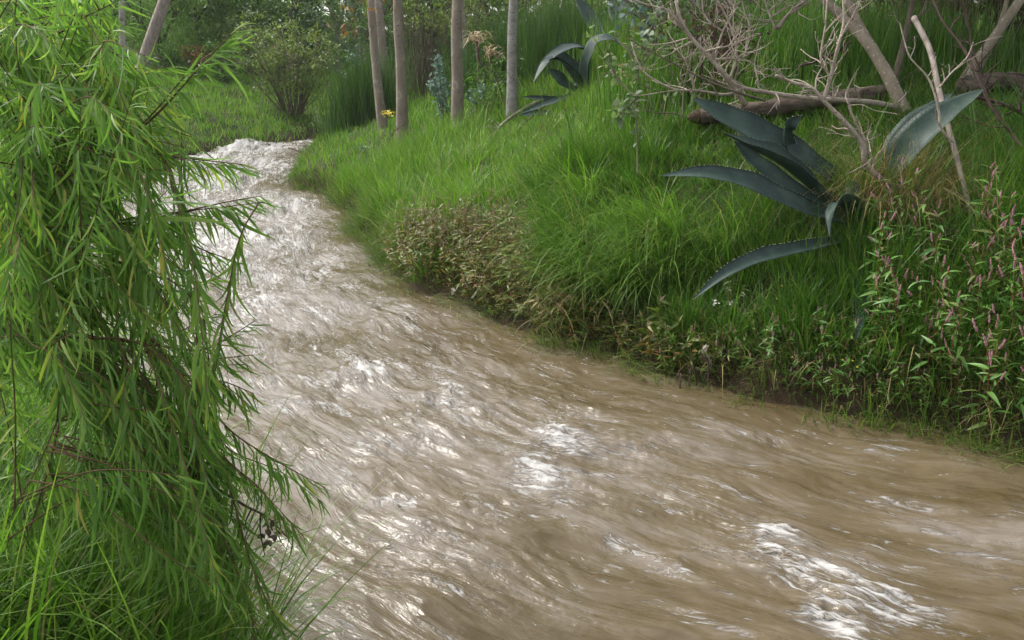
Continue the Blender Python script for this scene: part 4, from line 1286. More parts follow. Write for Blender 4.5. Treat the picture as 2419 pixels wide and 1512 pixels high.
def twigs_along(tb, C, R, n, L, up=.5, side=0.0, fork=True):
    for _ in range(n):
        i = rng.integers(2, len(C) - 1)
        t = nrm(C[min(i + 1, len(C) - 1)] - C[i - 1])
        d = nrm(rng.normal(size=3) * .8 + t * .7 + UP * up + np.array([side, 0, 0]))
        l = L * rng.uniform(.4, 1.2)
        p = [C[i]]
        for _k in range(4):
            d = nrm(d + rng.normal(size=3) * .22 + UP * .05)
            p.append(p[-1] + d * l / 4)
        r0 = min(R[i] * .6, .009)
        tube(tb, p, np.linspace(r0, .0018, 5), 5, 3, .05)
        if fork:
            for _k in range(rng.integers(1, 4)):
                j = rng.integers(1, 4)
                d2 = nrm(d + rng.normal(size=3) * .7)
                q = p[j]
                l2 = l * rng.uniform(.25, .5)
                tube(tb, [q, q + d2 * l2 * .5 + rng.normal(size=3) * .012, q + d2 * l2], [r0 * .5, r0 * .35, .0014], 4, 3)

def bare(name, label, cat, branches, bark, group=None, tw=(8, .3), crown=None):
    """branches: list of (points of a crop with depth, radius base, radius tip)"""
    P0 = L3(branches[0][0])
    root = thing(name, tuple(P0[0]), label, cat, group)
    tips = []
    for k, (pts, r0, r1) in enumerate(branches):
        P3 = L3(pts)
        tb = MB()
        C, R = tube(tb, P3, np.linspace(r0, r1, len(P3)), 10 if r0 > .03 else 7, 8, .03)
        if tw[0]: twigs_along(tb, C, R, tw[0], tw[1])
        part('trunk' if k == 0 and r0 > .03 else 'branch', tb, M[bark], root)
        tips.append((C, R))
    return root, tips

bare('bare_shrub', 'leafless shrub with pale forking branches over the agave', 'shrub', [
    ([(1735, 1080, 6.7), (1620, 1035, 6.6), (1515, 930, 6.5), (1500, 830, 6.45), (1400, 700, 6.4), (1290, 590, 6.4), (1210, 505, 6.4), (1100, 470, 6.4), (1000, 428, 6.4)], .024, .010),
    ([(1275, 570, 6.4), (1320, 420, 6.35), (1350, 290, 6.3), (1390, 130, 6.3), (1385, -40, 6.3)], .015, .009),
    ([(1590, 1000, 6.6), (1540, 880, 6.5), (1440, 660, 6.4), (1405, 560, 6.4)], .010, .005),
    ([(1300, 420, 6.35), (1260, 330, 6.3), (1285, 150, 6.25), (1295, 0, 6.25)], .009, .005),
], 'bare_bark', tw=(9, .36))
bare('fallen_branch', 'long pale bare branch reaching left from the leaning trunk', 'branch', [
    ([(1690, 610, 8.0), (1550, 585, 7.8), (1400, 572, 7.6), (1200, 560, 7.45), (1000, 535, 7.3), (820, 502, 7.2), (735, 455, 7.15)], .026, .014),
    ([(820, 502, 7.2), (715, 540, 7.1), (560, 518, 7.0), (420, 508, 6.95), (270, 430, 6.9), (210, 375, 6.9)], .014, .005),
    ([(740, 455, 7.15), (640, 345, 7.1), (520, 215, 7.05), (455, 100, 7.0), (430, -20, 7.0)], .019, .013),
    ([(510, 210, 7.05), (400, 70, 7.0), (270, 28, 6.95), (140, -20, 6.9)], .012, .005),
    ([(880, 370, 7.15), (910, 500, 7.1)], .008, .004),
    ([(640, 342, 7.1), (730, 335, 7.1), (850, 350, 7.1), (885, 380, 7.1)], .009, .006),
    ([(740, 450, 7.15), (780, 310, 7.1), (740, 140, 7.05), (660, -20, 7.0)], .010, .006),
    ([(540, 520, 7.0), (500, 380, 6.95), (480, 330, 6.9)], .007, .004),
    ([(830, 600, 7.4), (740, 470, 7.3), (640, 340, 7.2)], .026, .018),
], 'bare_bark', tw=(9, .34))
bare('bare_twig_stem', 'thin reddish stem crossing the pale bare branches', 'branch', [
    ([(940, 575, 7.0), (720, 505, 6.9), (540, 425, 6.85), (340, 320, 6.8), (160, 220, 6.8)], .011, .004),
    ([(480, 680, 6.8), (440, 650, 6.8), (300, 640, 6.8), (210, 590, 6.8)], .006, .003),
    ([(470, 670, 6.8), (480, 480, 6.8), (520, 330, 6.8)], .006, .004),
], 'brown_twig', tw=(4, .22))

def leaning(label, branches, crown_c, crown_n, mat='fol_mid'):
    _p, s_ = fit(branches[0][0], c3)
    print('lean', s_)
    branches = [([(x, y, d * s_) for x, y, d in pp], q0 * s_, q1 * s_) for pp, q0, q1 in branches]
    root, tips = bare('leaning_tree', label, 'tree', branches, 'pale_bark', tw=(0, 0))
    lb, cb, ends = MB(), MB(), []
    for (C, R) in tips[:2]:                                  # the tree goes on above the frame
        limbs, tp = [], []
        d = nrm(C[-1] - C[-4])
        for k in range(4):
            grow(C[-1], d + rng.normal(size=3) * .45 + UP * .5, 2.0, R[-1] * .8, 2, limbs, tp, .55, .25)
        for (p, q, dd) in limbs: tube(lb, p, q, 6, 2, cap=False)
        ends += tp
    ends = np.array(ends)
    ends = ends[ends[:, 2] > 3.3]
    part('limbs', lb, M['pale_bark'], root, kind='stuff')
    clumps_leaves(cb, ends, crown_n, .9, .19, lance, .6)
    part('crown', cb, M[mat], root, kind='stuff')
leaning('pale forked trunk leaning left behind the agave', [
    ([(1740, 650, 8.1), (1700, 560, 8.15), (1640, 430, 8.2), (1530, 250, 8.3), (1400, 115, 8.4), (1270, -10, 8.5), (1180, -90, 8.6)], .068, .036),
    ([(1560, 290, 8.3), (1500, 190, 8.35), (1450, 90, 8.4), (1412, -20, 8.45), (1390, -110, 8.5)], .050, .034),
], None, 55)
leaning('pale trunk leaning right out of the top right corner', [
    ([(2010, 580, 8.0), (2060, 490, 8.0), (2110, 400, 8.0), (2250, 210, 8.0), (2390, 10, 8.0), (2470, -110, 8.0)], .050, .038),
    ([(2090, 500, 8.2), (2180, 360, 8.25), (2250, 220, 8.3), (2300, 80, 8.35), (2330, -40, 8.4)], .030, .018),
], None, 55)
bare('dead_stick', 'tall grey dead stick leaning past the broad agave leaf', 'stick', [
    ([(2130, 1370, 6.3), (2110, 1200, 6.4), (2060, 1000, 6.5), (1990, 730, 6.7), (1930, 500, 6.9), (1880, 280, 7.1), (1790, 100, 7.3)], .019, .024),
], 'grey_bark', tw=(2, .2))
bare('dead_stick', 'short dark stump standing between the two leaning trunks', 'stick', [
    ([(1690, 560, 8.5), (1690, 420, 8.5), (1730, 260, 8.5), (1765, 90, 8.5), (1790, -20, 8.5)], .036, .020),
    ([(1770, 130, 8.5), (1830, 80, 8.5), (1870, -20, 8.5)], .016, .010),
], 'brown_twig', tw=(3, .3))
bare('bare_shrub', 'thin brown twiggy shrub in front of the broad right agave leaf', 'shrub', [
    ([(2015, 810, 6.2), (1950, 740, 6.2), (1930, 620, 6.2), (1900, 510, 6.2), (1860, 430, 6.2), (1770, 330, 6.2), (1735, 230, 6.2), (1710, 130, 6.2)], .010, .004),
    ([(1935, 500, 6.2), (2000, 420, 6.2), (2090, 330, 6.2), (2130, 240, 6.2)], .007, .003),
], 'bare_bark', tw=(5, .2))
bare('bare_shrub', 'bare dark twigs hanging down at the right edge', 'shrub', [
    ([(2419, 850, 6.6), (2330, 740, 6.7), (2220, 590, 6.8), (2150, 430, 6.9), (2060, 260, 7.0), (1960, 130, 7.1), (1890, -20, 7.2)], .012, .008),
    ([(2430, 655, 7.0), (2280, 590, 7.0), (2130, 550, 7.0)], .018, .012),
    ([(2190, 440, 7.2), (2130, 300, 7.2), (2100, 140, 7.2), (2060, -20, 7.2)], .009, .006),
], 'dark_twig', tw=(9, .35))
bare('bare_shrub', 'fine bare twigs at the top behind the pale branches', 'shrub', [
    ([(640, 360, 8.0), (700, 180, 8.0), (760, 60, 8.0), (740, -20, 8.0)], .010, .006),
    ([(700, 180, 8.0), (600, 100, 8.0), (580, -20, 8.0)], .008, .005),
    ([(820, 330, 8.2), (850, 200, 8.2), (830, 90, 8.2), (700, -20, 8.2)], .008, .005),
    ([(1000, 170, 9.0), (960, 60, 9.0), (930, -20, 9.0)], .012, .010),
    ([(1010, 160, 9.0), (1080, 80, 9.0), (1180, -10, 9.0)], .022, .018),
], 'bare_bark', tw=(9, .45))
bare('bare_shrub', 'bent dark bough lying in the grass behind the leaning trunk', 'shrub', [
    ([(1130, 380, 8.8), (1290, 330, 8.8), (1430, 240, 8.8)], .014, .010),
    ([(1900, 330, 9.5), (1990, 290, 9.5), (2120, 240, 9.5)], .012, .010),
    ([(1700, 540, 9), (2000, 560, 9.2), (2300, 650, 9.3)], .022, .02),
], 'dark_twig', tw=(4, .3))

def fallen(label, pts, f, r0, r1, bark, tw, k=None):
    if k is not None:
        pts, s_ = fit(pts, f, k)
        r0, r1 = r0 * s_, r1 * s_
    P3 = L3(pts, f)
    root = thing('fallen_branch', tuple(P3[0]), label, 'branch')
    tb = MB()
    C, R = tube(tb, P3, np.linspace(r0, r1, len(P3)), 7, 6, .04)
    part('bough', tb, M[bark], root)
    t2 = MB()
    if tw[0]:
        twigs_along(t2, C, R, tw[0], tw[1], -.1)
        part('twigs', t2, M[bark], root, kind='stuff')
fallen('dead arching branch resting on the meadow below the drooping agave', [(2230, 600, 10.0), (2040, 600, 9.9), (1850, 660, 9.7), (1700, 745, 9.5), (1610, 820, 9.3), (1560, 900, 9.2)], c2, .030, .010, 'grey_bark', (8, .25), -1)
fallen('second thinner dead branch beside the arching one', [(1900, 680, 9.7), (1790, 780, 9.5), (1690, 880, 9.3)], c2, .014, .006, 'dark_twig', (4, .2), -1)
fallen('thin dead bough behind the drooping agave', [(2419, 440, 10.5), (2250, 440, 10.5), (2120, 520, 10.5), (2060, 600, 10.5)], c2, .016, .010, 'dark_twig', (6, .3), -1)
fallen('small upright dead twig at the foot of the second slender trunk', [(880, 995, 13.0), (900, 900, 13.0), (940, 840, 13.0), (1000, 800, 13.0)], c2, .010, .004, 'dark_twig', (3, .15), 0)
fallen('dark stick poking out of the far water', [(250, 955, 21.5), (300, 970, 21.0), (380, 995, 20.6)], c2, .022, .016, 'dark_twig', (0, 0))
fallen('tall thin bare weed stalk in the meadow in front of the agave', [(2105, 1160, 7.9), (2100, 1050, 7.9), (2098, 960, 7.9)], c2, .005, .003, 'rush', (3, .08), 0)

# pale sapling with oval leaves, left of the bare branches
def leafy_sapling(label, stems, dep, mat, size, n):
    P0 = D(*c3(*stems[0][0]), dep)
    root = thing('leafy_sapling', tuple(P0), label, 'sapling')
    tb, E = MB(), []
    for pts in stems:
        C, R = tube(tb, np.array([D(*c3(x, y), dep + .1 * k) for k, (x, y) in enumerate(pts)]), np.linspace(.008, .003, len(pts)), 5, 8)
        E.append(C[len(C) // 5:])
        for _ in range(7):
            q = C[rng.integers(len(C) // 4, len(C))]
            e = q + rng.normal(size=3) * .13
            tube(tb, [q, (q + e) / 2 + UP * .02, e], [.004, .003, .0015], 4, 3)
            E.append(crom([q, (q + e) / 2 + UP * .02, e], 3)[1:])
    part('stem', tb, M['brown_twig'], root)
    E = np.vstack(E)
    for i in range(n):
        p = E[rng.integers(0, len(E))]
        lb = MB()
        d = nrm(rng.normal(size=(1, 3)) + np.array([0, -.3, -.15]))
        place(lb, oval, (p + rng.normal(size=3) * .015)[None], axes(d, rng.normal(size=(1, 3)) * .6 + UP + np.array([0, -.5, 0])), np.array([size * math.exp(rng.normal(0, .25))]))
        part('leaf', lb, M[mat], root)
leafy_sapling('pale green sapling with oval leaves left of the bare branches', [[(215, 1010), (210, 760), (205, 560), (220, 400), (200, 250)], [(205, 560), (120, 470), (60, 380), (20, 340)], [(215, 400), (300, 280), (330, 180), (320, 60)], [(205, 560), (150, 620), (100, 650)], [(230, 350), (120, 250), (80, 180)]], 7.6, 'sapling', .072, 190)
leafy_sapling('upper leafy sapling stem at the top beside the tall agave leaves', [[(310, 250), (250, 120), (200, 30), (180, -40)], [(250, 120), (170, 60), (120, -20)], [(310, 250), (260, 180), (320, 90)]], 8.2, 'fol_blue', .075, 110)

# pile of brown leaf litter behind the bare branches
mb = MB()
c = on(1690, 12.2)
n = 1500
p = c + np.column_stack([rng.normal(0, .5, n), rng.normal(0, .3, n), np.abs(rng.normal(0, .12, n))])
place(mb, lance, p, axes(nrm(rng.normal(size=(n, 3)) * [1, 1, .5]), rng.normal(size=(n, 3)) + UP), np.full(n, .12))
obj('leaf_litter', mb.mesh('leaf_litter', M['pale_dry']), kind='stuff')

# ---------------------------------------------------------------- the willow shrub hanging over the water
from mathutils import Matrix
WB = np.array([-2.45, 3.3, hz(-2.45, 3.3)])
rng = np.random.default_rng(41)
wil = thing('willow_shrub', tuple(WB), 'big willow shrub with long narrow drooping leaves overhanging the river', 'willow')

def kp(pts):
    return np.array([D(x, y, d) for x, y, d in pts])
KEYS = [
    ([(-90, 980, 3.0), (60, 660, 2.9), (193, 453, 2.8), (218, 415, 2.76), (299, 334, 2.72), (387, 253, 2.68), (474, 155, 2.64), (559, 69, 2.6)], .010, 1.15),
    ([(218, 415, 2.76), (225, 299, 2.72), (246, 211, 2.7), (264, 95, 2.68)], .005, 1.0),
    ([(-20, 760, 2.9), (46, 502, 2.78), (105, 334, 2.72), (123, 274, 2.7), (160, 180, 2.68), (210, 116, 2.67)], .008, 1.0),
    ([(100, 420, 2.78), (200, 350, 2.74), (351, 299, 2.72), (453, 323, 2.72)], .004, .9),
    ([(105, 390, 2.75), (295, 358, 2.7), (420, 372, 2.68), (572, 388, 2.66)], .004, 1.0),
    ([(230, 540, 2.8), (340, 520, 2.75), (467, 492, 2.7), (540, 476, 2.7), (620, 462, 2.7)], .004, .95),
    ([(40, 790, 2.9), (250, 800, 2.82), (372, 816, 2.76), (474, 826, 2.72), (540, 796, 2.7), (602, 757, 2.68)], .006, .8),
    ([(330, 830, 2.78), (474, 847, 2.72), (602, 838, 2.7)], .003, .8),
    ([(250, 690, 2.8), (400, 850, 2.75), (485, 1004, 2.7), (547, 1168, 2.66), (598, 1345, 2.62), (672, 1500, 2.58)], .006, 1.05),
    ([(380, 880, 2.75), (480, 950, 2.72), (553, 1024, 2.7), (649, 1086, 2.68), (768, 1152, 2.66)], .004, .9),
    ([(300, 820, 2.7), (385, 1000, 2.66), (396, 1215, 2.62), (430, 1420, 2.6)], .004, .9),
    ([(330, 900, 2.78), (460, 1060, 2.74), (520, 1220, 2.7), (575, 1400, 2.66), (610, 1500, 2.64)], .004, .95),
    ([(240, 520, 2.85), (380, 545, 2.82), (480, 590, 2.8), (535, 610, 2.8)], .004, .9),
    ([(200, 600, 2.85), (360, 640, 2.82), (450, 700, 2.8), (495, 760, 2.8)], .004, .9),
    ([(-40, 100, 2.75), (120, 84, 2.7), (200, 40, 2.68), (268, 8, 2.66)], .005, 1.0),
    ([(330, 900, 2.8), (380, 1100, 2.76), (350, 1250, 2.74), (330, 1330, 2.74)], .003, .9),
    ([(140, 1000, 2.6), (110, 1120, 2.52), (70, 1250, 2.5), (40, 1320, 2.5)], .004, 1.0),
    ([(420, 900, 2.78), (520, 900, 2.74), (600, 930, 2.72)], .003, .9),
    ([(440, 980, 2.76), (540, 1090, 2.72), (620, 1160, 2.7), (690, 1260, 2.68)], .003, .85),
]
xr_y = [0, 120, 200, 300, 400, 480, 560, 650, 720, 800, 900, 1000, 1100, 1200, 1300, 1400, 1500]
xr_v = [290, 400, 420, 440, 440, 470, 450, 430, 420, 440, 510, 530, 560, 590, 560, 580, 620]
xl_y = [0, 800, 900, 1000, 1100, 1200, 1350, 1500]
xl_v = [-120, -120, 20, 160, 280, 360, 480, 560]
limb_pts = []
limbs_mb = []
for (ex, ey, ed) in [(-60, 900, 3.0), (-20, 760, 2.9), (30, 800, 2.9), (100, 420, 2.8), (240, 540, 2.85), (-40, 120, 2.8)]:
    e = D(ex, ey, ed)
    m = WB * .45 + e * .55 + np.array([-.08, .05, .15])
    lb = MB()
    C, R = tube(lb, [WB - UP * .1, WB * .75 + m * .25 + UP * .1, m, e], [.030, .026, .018, .010], 8, 6, .03)
    limb_pts.append(C)
    limbs_mb.append(lb)
for _k in range(len(KEYS)):
    pts, r0_, ls_ = KEYS[_k]
    ox, oy, od = rng.normal(-20, 22), rng.normal(10, 26), rng.normal(.05, .08)
    KEYS.append(([(x + ox * min(1, i / 2) + rng.normal(0, 8), y + oy * min(1, i / 2) + rng.normal(0, 8), dd_ + od) for i, (x, y, dd_) in enumerate(pts)], r0_ * .6, ls_))
TW = []                                                      # twigs: points, leaf size factor
for pts, r0, ls in KEYS:
    P3 = kp(pts)
    ks = [np.min(np.linalg.norm(C - P3[0], axis=1)) for C in limb_pts]
    k = int(np.argmin(ks))
    C, R = tube(limbs_mb[k], P3, np.linspace(r0, .0013, len(P3)), 6, 8, .02)
    TW.append((C, ls, True))
allkey = np.vstack([c for c, _l, _k in TW] + limb_pts)
owner = np.concatenate([np.full(len(c), int(np.argmin([np.min(np.linalg.norm(C - c[0], axis=1)) for C in limb_pts]))) for c, _l, _k in TW] + [np.full(len(c), i) for i, c in enumerate(limb_pts)])
NT = 0
while NT < 235:
    y = rng.uniform(-160, 1420)
    x = rng.uniform(np.interp(y, xl_y, xl_v), np.interp(y, xr_y, xr_v))
    dep = rng.uniform(2.35, 3.5) if rng.random() < .8 else rng.uniform(2.2, 2.6)
    if y > 950 and dep > 3.0: continue
    tip = D(x, y, dep)
    f = np.clip((y - 250) / 700, 0, 1)
    d = nrm(np.array([rng.normal(.75, .45), rng.normal(-.1, .5), (1 - f) * rng.normal(.35, .55) + f * rng.normal(-.7, .45)]))
    L = rng.uniform(.35, .75)
    L = L * 1.15
    st = tip - d * L
    j = np.argmin(np.linalg.norm(allkey - st, axis=1) + rng.uniform(0, .15, len(allkey)))
    q = allkey[j]
    if np.linalg.norm(q - tip) > 1.1: continue
    v_ = tip - q
    ln_ = np.linalg.norm(v_)
    P3 = [q, q + v_ * .3 + UP * ln_ * .07 + rng.normal(size=3) * .015, q + v_ * .65 + UP * ln_ * .08 + rng.normal(size=3) * .015, tip - UP * .02]
    C, R = tube(limbs_mb[owner[j]], P3, np.array([.0026, .0022, .0017, .0009]), 5, 5, .0)
    TW.append((C[len(C) // 6:], rng.uniform(.8, 1.1), False))
    NT += 1
for lb in limbs_mb:
    part('branch', lb, M['twig'], wil)
def wprof(t): return .029 * min(1, (t / .12) ** .8) * (1 - t ** 2.6) ** .8 + .004
def arc_leaf(prof, L, fold, ang, sick):
    """a long leaf bent along an arc of ang radians"""
    t = np.linspace(0, 1, L + 1)
    w = np.array([prof(a) for a in t])
    th = ang * (t[:-1] + .5 / L) ** 1.3
    y = np.concatenate([[0], np.cumsum(np.cos(th) / L)])
    z = np.concatenate([[0], -np.cumsum(np.sin(th) / L)])
    x = sick * t ** 2
    V = np.stack([np.stack([x - w, y, z + fold * w], 1), np.stack([x, y, z], 1), np.stack([x + w, y, z + fold * w], 1)], 1).reshape(-1, 3)
    return V, np.array([(i * 3 + k, i * 3 + k + 1, i * 3 + 4 + k, i * 3 + 3 + k) for i in range(L) for k in range(2)])
WP_ = [arc_leaf(wprof, 5, .35, c_, k_) for (c_, k_) in [(.35, .10), (.75, -.22), (1.1, .16), (.6, .30), (.25, -.30), (1.4, .05), (.5, -.12)]]
LP, LM, LS_, LV = [], [], [], []
for C, ls, key in TW:
    L = np.concatenate([[0], np.cumsum(np.linalg.norm(np.diff(C, axis=0), axis=1))])
    nl = max(3, int(L[-1] / (.0130 if not key else .0125)))
    s_ = np.linspace(.10 * L[-1], L[-1], nl) + rng.normal(0, .006, nl)
    pos = np.stack([np.interp(s_, L, C[:, k]) for k in range(3)], 1)
    T = nrm(np.stack([np.interp(s_ + .02, L, C[:, k]) - np.interp(s_ - .02, L, C[:, k]) for k in range(3)], 1))
    side = nrm(np.cross(T, UP + rng.normal(size=3) * .2)) * np.where(np.arange(nl) % 2, 1, -1)[:, None]
    g = (rng.uniform(.35, 1.6, nl) * (1 if C[-1][2] > 1.75 else 1.3))[:, None]
    tipk = np.clip((s_ / L[-1] - .75) / .25, 0, 1)[:, None]
    d = nrm(T * (.5 + .8 * tipk) + side * rng.uniform(.15, .6, nl)[:, None] - UP * g * (1 - .5 * tipk) + rng.normal(size=(nl, 3)) * .2)
    LP.append(pos)
    LM.append(axes(d, rng.normal(size=(nl, 3)) * .5 + UP * .5 + np.array([.1, -.7, 0])))
    LS_.append(.124 * ls * np.exp(rng.normal(0, .22, nl)) * (1 - .45 * tipk[:, 0]))
    LV.append(rng.integers(0, len(WP_), nl))
LP, LM, LS_, LV = np.vstack(LP), np.concatenate(LM), np.concatenate(LS_), np.concatenate(LV)
q = LP - EYE
dep = q @ _F
pxx, pyy = 512 + (q @ _R) / dep * FPX, 320 - (q @ _U) / dep * FPX
big = np.where((pxx > 0) & (pxx < 1024) & (pyy > 0) & (pyy < 640), LS_ / dep, 0)
top300 = np.argsort(-big)[:300]
rest = np.ones(len(LP), bool)
rest[top300] = False
fm = MB()
for k in range(len(WP_)):
    m = rest & (LV == k)
    place(fm, WP_[k], LP[m], LM[m], LS_[m])
part('foliage', fm, M['willow'], wil, kind='stuff')
LMESH = [mesh_np('leaf', V, [Q], M['willow']) for V, Q in WP_]
for i in top300:
    o = bpy.data.objects.new('leaf', LMESH[LV[i]])
    COL.objects.link(o)
    o.parent = wil
    mm = Matrix(LM[i].tolist()).to_4x4()
    o.matrix_basis = Matrix.Translation(Vector(LP[i] - WB)) @ mm @ Matrix.Scale(float(LS_[i]), 4)
print('willow leaves', len(LP))

def c7(x, y): return (.3417 * x, 1003.6 + .3417 * y)
P3 = L3([(1380, 380, 2.75), (1530, 460, 2.78), (1700, 560, 2.85), (1850, 640, 2.9), (1985, 775, 2.95)], c7)
root = thing('wet_twig', tuple(P3[0]), 'thin black dead twig dipping into the river under the willow', 'twig')
tb = MB()
tube(tb, P3, np.linspace(.006, .002, 5), 6, 5, .05)
for pts in ([(1740, 575, 2.86), (1700, 660, 2.88), (1690, 730, 2.9)], [(1800, 615, 2.88), (1800, 740, 2.92), (1830, 900, 2.96)], [(1820, 620, 2.88), (1850, 700, 2.92), (1870, 780, 2.95)]):
    tube(tb, L3(pts, c7), [.003, .0025, .0015], 5, 4)
part('stem', tb, M['dark_twig'], root)
dbm = MB()
c = D(*c7(1850, 740), 2.93)
clumps_leaves(dbm, c[None], 26, .035, .028, oval, .3)
part('caught_litter', dbm, M['fol_dry'], root, kind='stuff')

# ---------------------------------------------------------------- smartweed
def sprof(t): return .12 * min(1, (t / .22) ** .9) * (1 - t ** 1.7) ** .95 + .003
SP = [leaf_proto(sprof, 6, .35, c_, k_, True) for (c_, k_) in [(.25, .05), (.45, -.08), (.12, .0)]]
SLEAF = [mesh_np('leaf', V, [Q], M['smart_leaf']) for V, Q in SP]
octa = (np.array([[1, 0, 0], [-1, 0, 0], [0, 1, 0], [0, -1, 0], [0, 0, 1], [0, 0, -1]], float), np.array([[0, 2, 4], [2, 1, 4], [1, 3, 4], [3, 0, 4], [2, 0, 5], [1, 2, 5], [3, 1, 5], [0, 3, 5]]))
def spike_mb(n, L, r, b, bend):
    mb = MB()
    t = np.linspace(0, 1, n)
    a = np.arange(n) * 2.4 + rng.normal(size=n) * .3
    rad = r * (1 - t ** 3 * .7)
    p = np.stack([np.cos(a) * rad + bend * t ** 2 * L, np.sin(a) * rad, t * L], 1)
    place(mb, octa, p, np.repeat(np.eye(3)[None], n, 0) * np.array([1, 1, 1.25])[None, :, None], b * rng.uniform(.75, 1.2, n))
    return mb
SPIKE = [spike_mb(n, L, .0030, .0024, bd).mesh('flower_spike', M['pink']) for n, L, bd in [(34, .045, .1), (26, .036, -.25), (20, .028, .35)]]

def smart_plant(h, label):
    """stem with swollen joints, lance leaves, one to three pink spikes"""
    root = thing('smartweed_plant', (0, 0, 0), label, 'smartweed', 'pink smartweed clump at the right water edge')
    tb = MB()
    nd = int(h / .058)
    bx, by = rng.normal(0, .10, 2)
    t = np.linspace(0, 1, nd + 1)
    Ps = np.stack([bx * t ** 1.6 + rng.normal(0, .006, nd + 1), by * t ** 1.6 + rng.normal(0, .006, nd + 1), t * h], 1)
    Ps[0] = 0
    C, R = tube(tb, Ps, np.interp(t, [0, 1], [.0038, .0016]), 6, 3)
    spk = [(Ps[-1], nrm(Ps[-1] - Ps[-2]))]
    lv = []
    a0 = rng.uniform(0, 6.28)
    for i in range(1, nd + 1):
        a = a0 + i * 2.5 + rng.normal() * .4
        if i < nd * .12: continue
        for rep in range(1 if rng.random() < .55 else 2):
            lv.append((Ps[i], a + rep * 2.3, rng.uniform(.095, .15) * (1 - .35 * (i / nd) ** 3)))
        if i > nd * .45 and rng.random() < .26:
            d = nrm(np.array([math.cos(a + 1), math.sin(a + 1), 1.1]))
            l = rng.uniform(.06, .15)
            e = Ps[i] + d * l + UP * .02
            tube(tb, [Ps[i], Ps[i] + d * l * .5, e], [.0018, .0015, .001], 5, 2)
            spk.append((e, nrm(d + UP * .8)))
            lv.append((Ps[i] + d * l * .5, a + 2.5, rng.uniform(.05, .08)))
    obj('stem', tb.mesh('stem', M['smart_stem']), root)
    for p, a, s_ in lv:
        o = obj('leaf', SLEAF[rng.integers(0, 3)], root)
        d = nrm(np.array([[math.cos(a), math.sin(a), rng.uniform(-.15, .75)]]))
        m_ = axes(d, np.array([[0, 0, 1.0]]) + rng.normal(size=(1, 3)) * .25)[0]
        o.matrix_basis = Matrix.Translation(Vector(p)) @ Matrix(m_.tolist()).to_4x4() @ Matrix.Scale(float(s_), 4)
    for p, d in spk:
        if rng.random() < (.12 if h > .5 else .4): continue
        o = obj('flower_spike', SPIKE[rng.integers(0, 3)], root)
        o.matrix_basis = Matrix.Translation(Vector(p)) @ Vector(d).to_track_quat('Z', 'Y').to_matrix().to_4x4() @ Matrix.Rotation(rng.uniform(0, 6.28), 4, 'Z') @ Matrix.Scale(float(rng.uniform(1.0, 1.5)), 4)
    return root
SML = 'pink flowered smartweed plant in the leafy clump at the right water edge'
spots = []
tries = 0
while len(spots) < 150 and tries < 20000:
    tries += 1
    px, py = rng.uniform(2050, 2520), rng.uniform(640, 1065)
    lo = np.interp(px, [2050, 2120, 2200, 2418, 2520], [860, 975, 1010, 1045, 1070])
    if py > lo: continue
    if py < np.interp(px, [2050, 2100, 2200, 2300, 2520], [700, 650, 640, 640, 650]): continue
    p = hit(px, py, 3.0, 9)
    if all((p[0] - q[0]) ** 2 + (p[1] - q[1]) ** 2 > .075 ** 2 for q in spots): spots.append(p)
protos = [smart_plant(h, SML) for h in (.46, .52, .60, .38, .66, .44, .56)]
for i, p in enumerate(spots):
    sc = rng.uniform(.62, 1.22)
    rz = rng.uniform(0, 6.28)
    tl = tuple(rng.normal(0, .10, 2) + np.array([.10, -.03]))
    if i < len(protos):
        o = protos[i]
        o.location, o.rotation_euler, o.scale = (p[0], p[1], p[2] - .02), (tl[0], tl[1], rz), (sc,) * 3
    else:
        dup(protos[i % len(protos)], (p[0], p[1], p[2] - .02), rz, sc, None, tl)

def weed_proto(h, n, mat_leaf, mat_spk, name, label, cat, group, ls=.065, nspk=2):
    root = thing(name, (0, 0, 0), label, cat, group)
    tb, lb, sb = MB(), MB(), MB()
    for st in range(3):
        a = rng.uniform(0, 6.28)
        e = np.array([math.cos(a) * .10, math.sin(a) * .10, h * rng.uniform(.75, 1.0)])
        C, R = tube(tb, [np.zeros(3), e * .5 + UP * .04 * h, e], [.003, .0024, .0014], 5, 5)
        m_ = n // 3
        p = C[rng.integers(2, len(C), m_)]
        d = nrm(np.column_stack([rng.normal(size=(m_, 2)), rng.uniform(-.2, .8, m_)]))
        place(lb, SP[st], p, axes(d, rng.normal(size=(m_, 3)) * .3 + UP), ls * np.exp(rng.normal(0, .25, m_)))
        for k in range(nspk):
            b = e if k == 0 else C[rng.integers(len(C) // 2, len(C))] + np.array([*rng.normal(0, .04, 2), .05])
            tube(tb, [C[-4], (C[-4] + b) / 2, b], [.0012, .001, .0008], 4, 2)
            nb = 14
            z_ = np.linspace(0, .032, nb)
            an = np.arange(nb) * 2.4
            place(sb, octa, b + np.stack([np.cos(an) * .003, np.sin(an) * .003, z_], 1), np.repeat(np.eye(3)[None], nb, 0), np.full(nb, .0030))
    obj('stem', tb.mesh('stem', M['smart_stem']), root)
    obj('foliage', lb.mesh('foliage', M[mat_leaf]), root, kind='stuff')
    if nspk: obj('flower_spike', sb.mesh('flower_spike', M[mat_spk]), root, kind='stuff')
    return root

def colony(protos, spots, z=-.02, smin=.8, smax=1.2):
    for i, p in enumerate(spots):
        sc, rz, tl = rng.uniform(smin, smax), rng.uniform(0, 6.28), tuple(rng.normal(0, .16, 2))
        if i < len(protos):
            protos[i].location, protos[i].rotation_euler, protos[i].scale = (p[0], p[1], p[2] + z), (tl[0], tl[1], rz), (sc,) * 3
        else:
            dup(protos[i % len(protos)], (p[0], p[1], p[2] + z), rz, sc, None, tl)

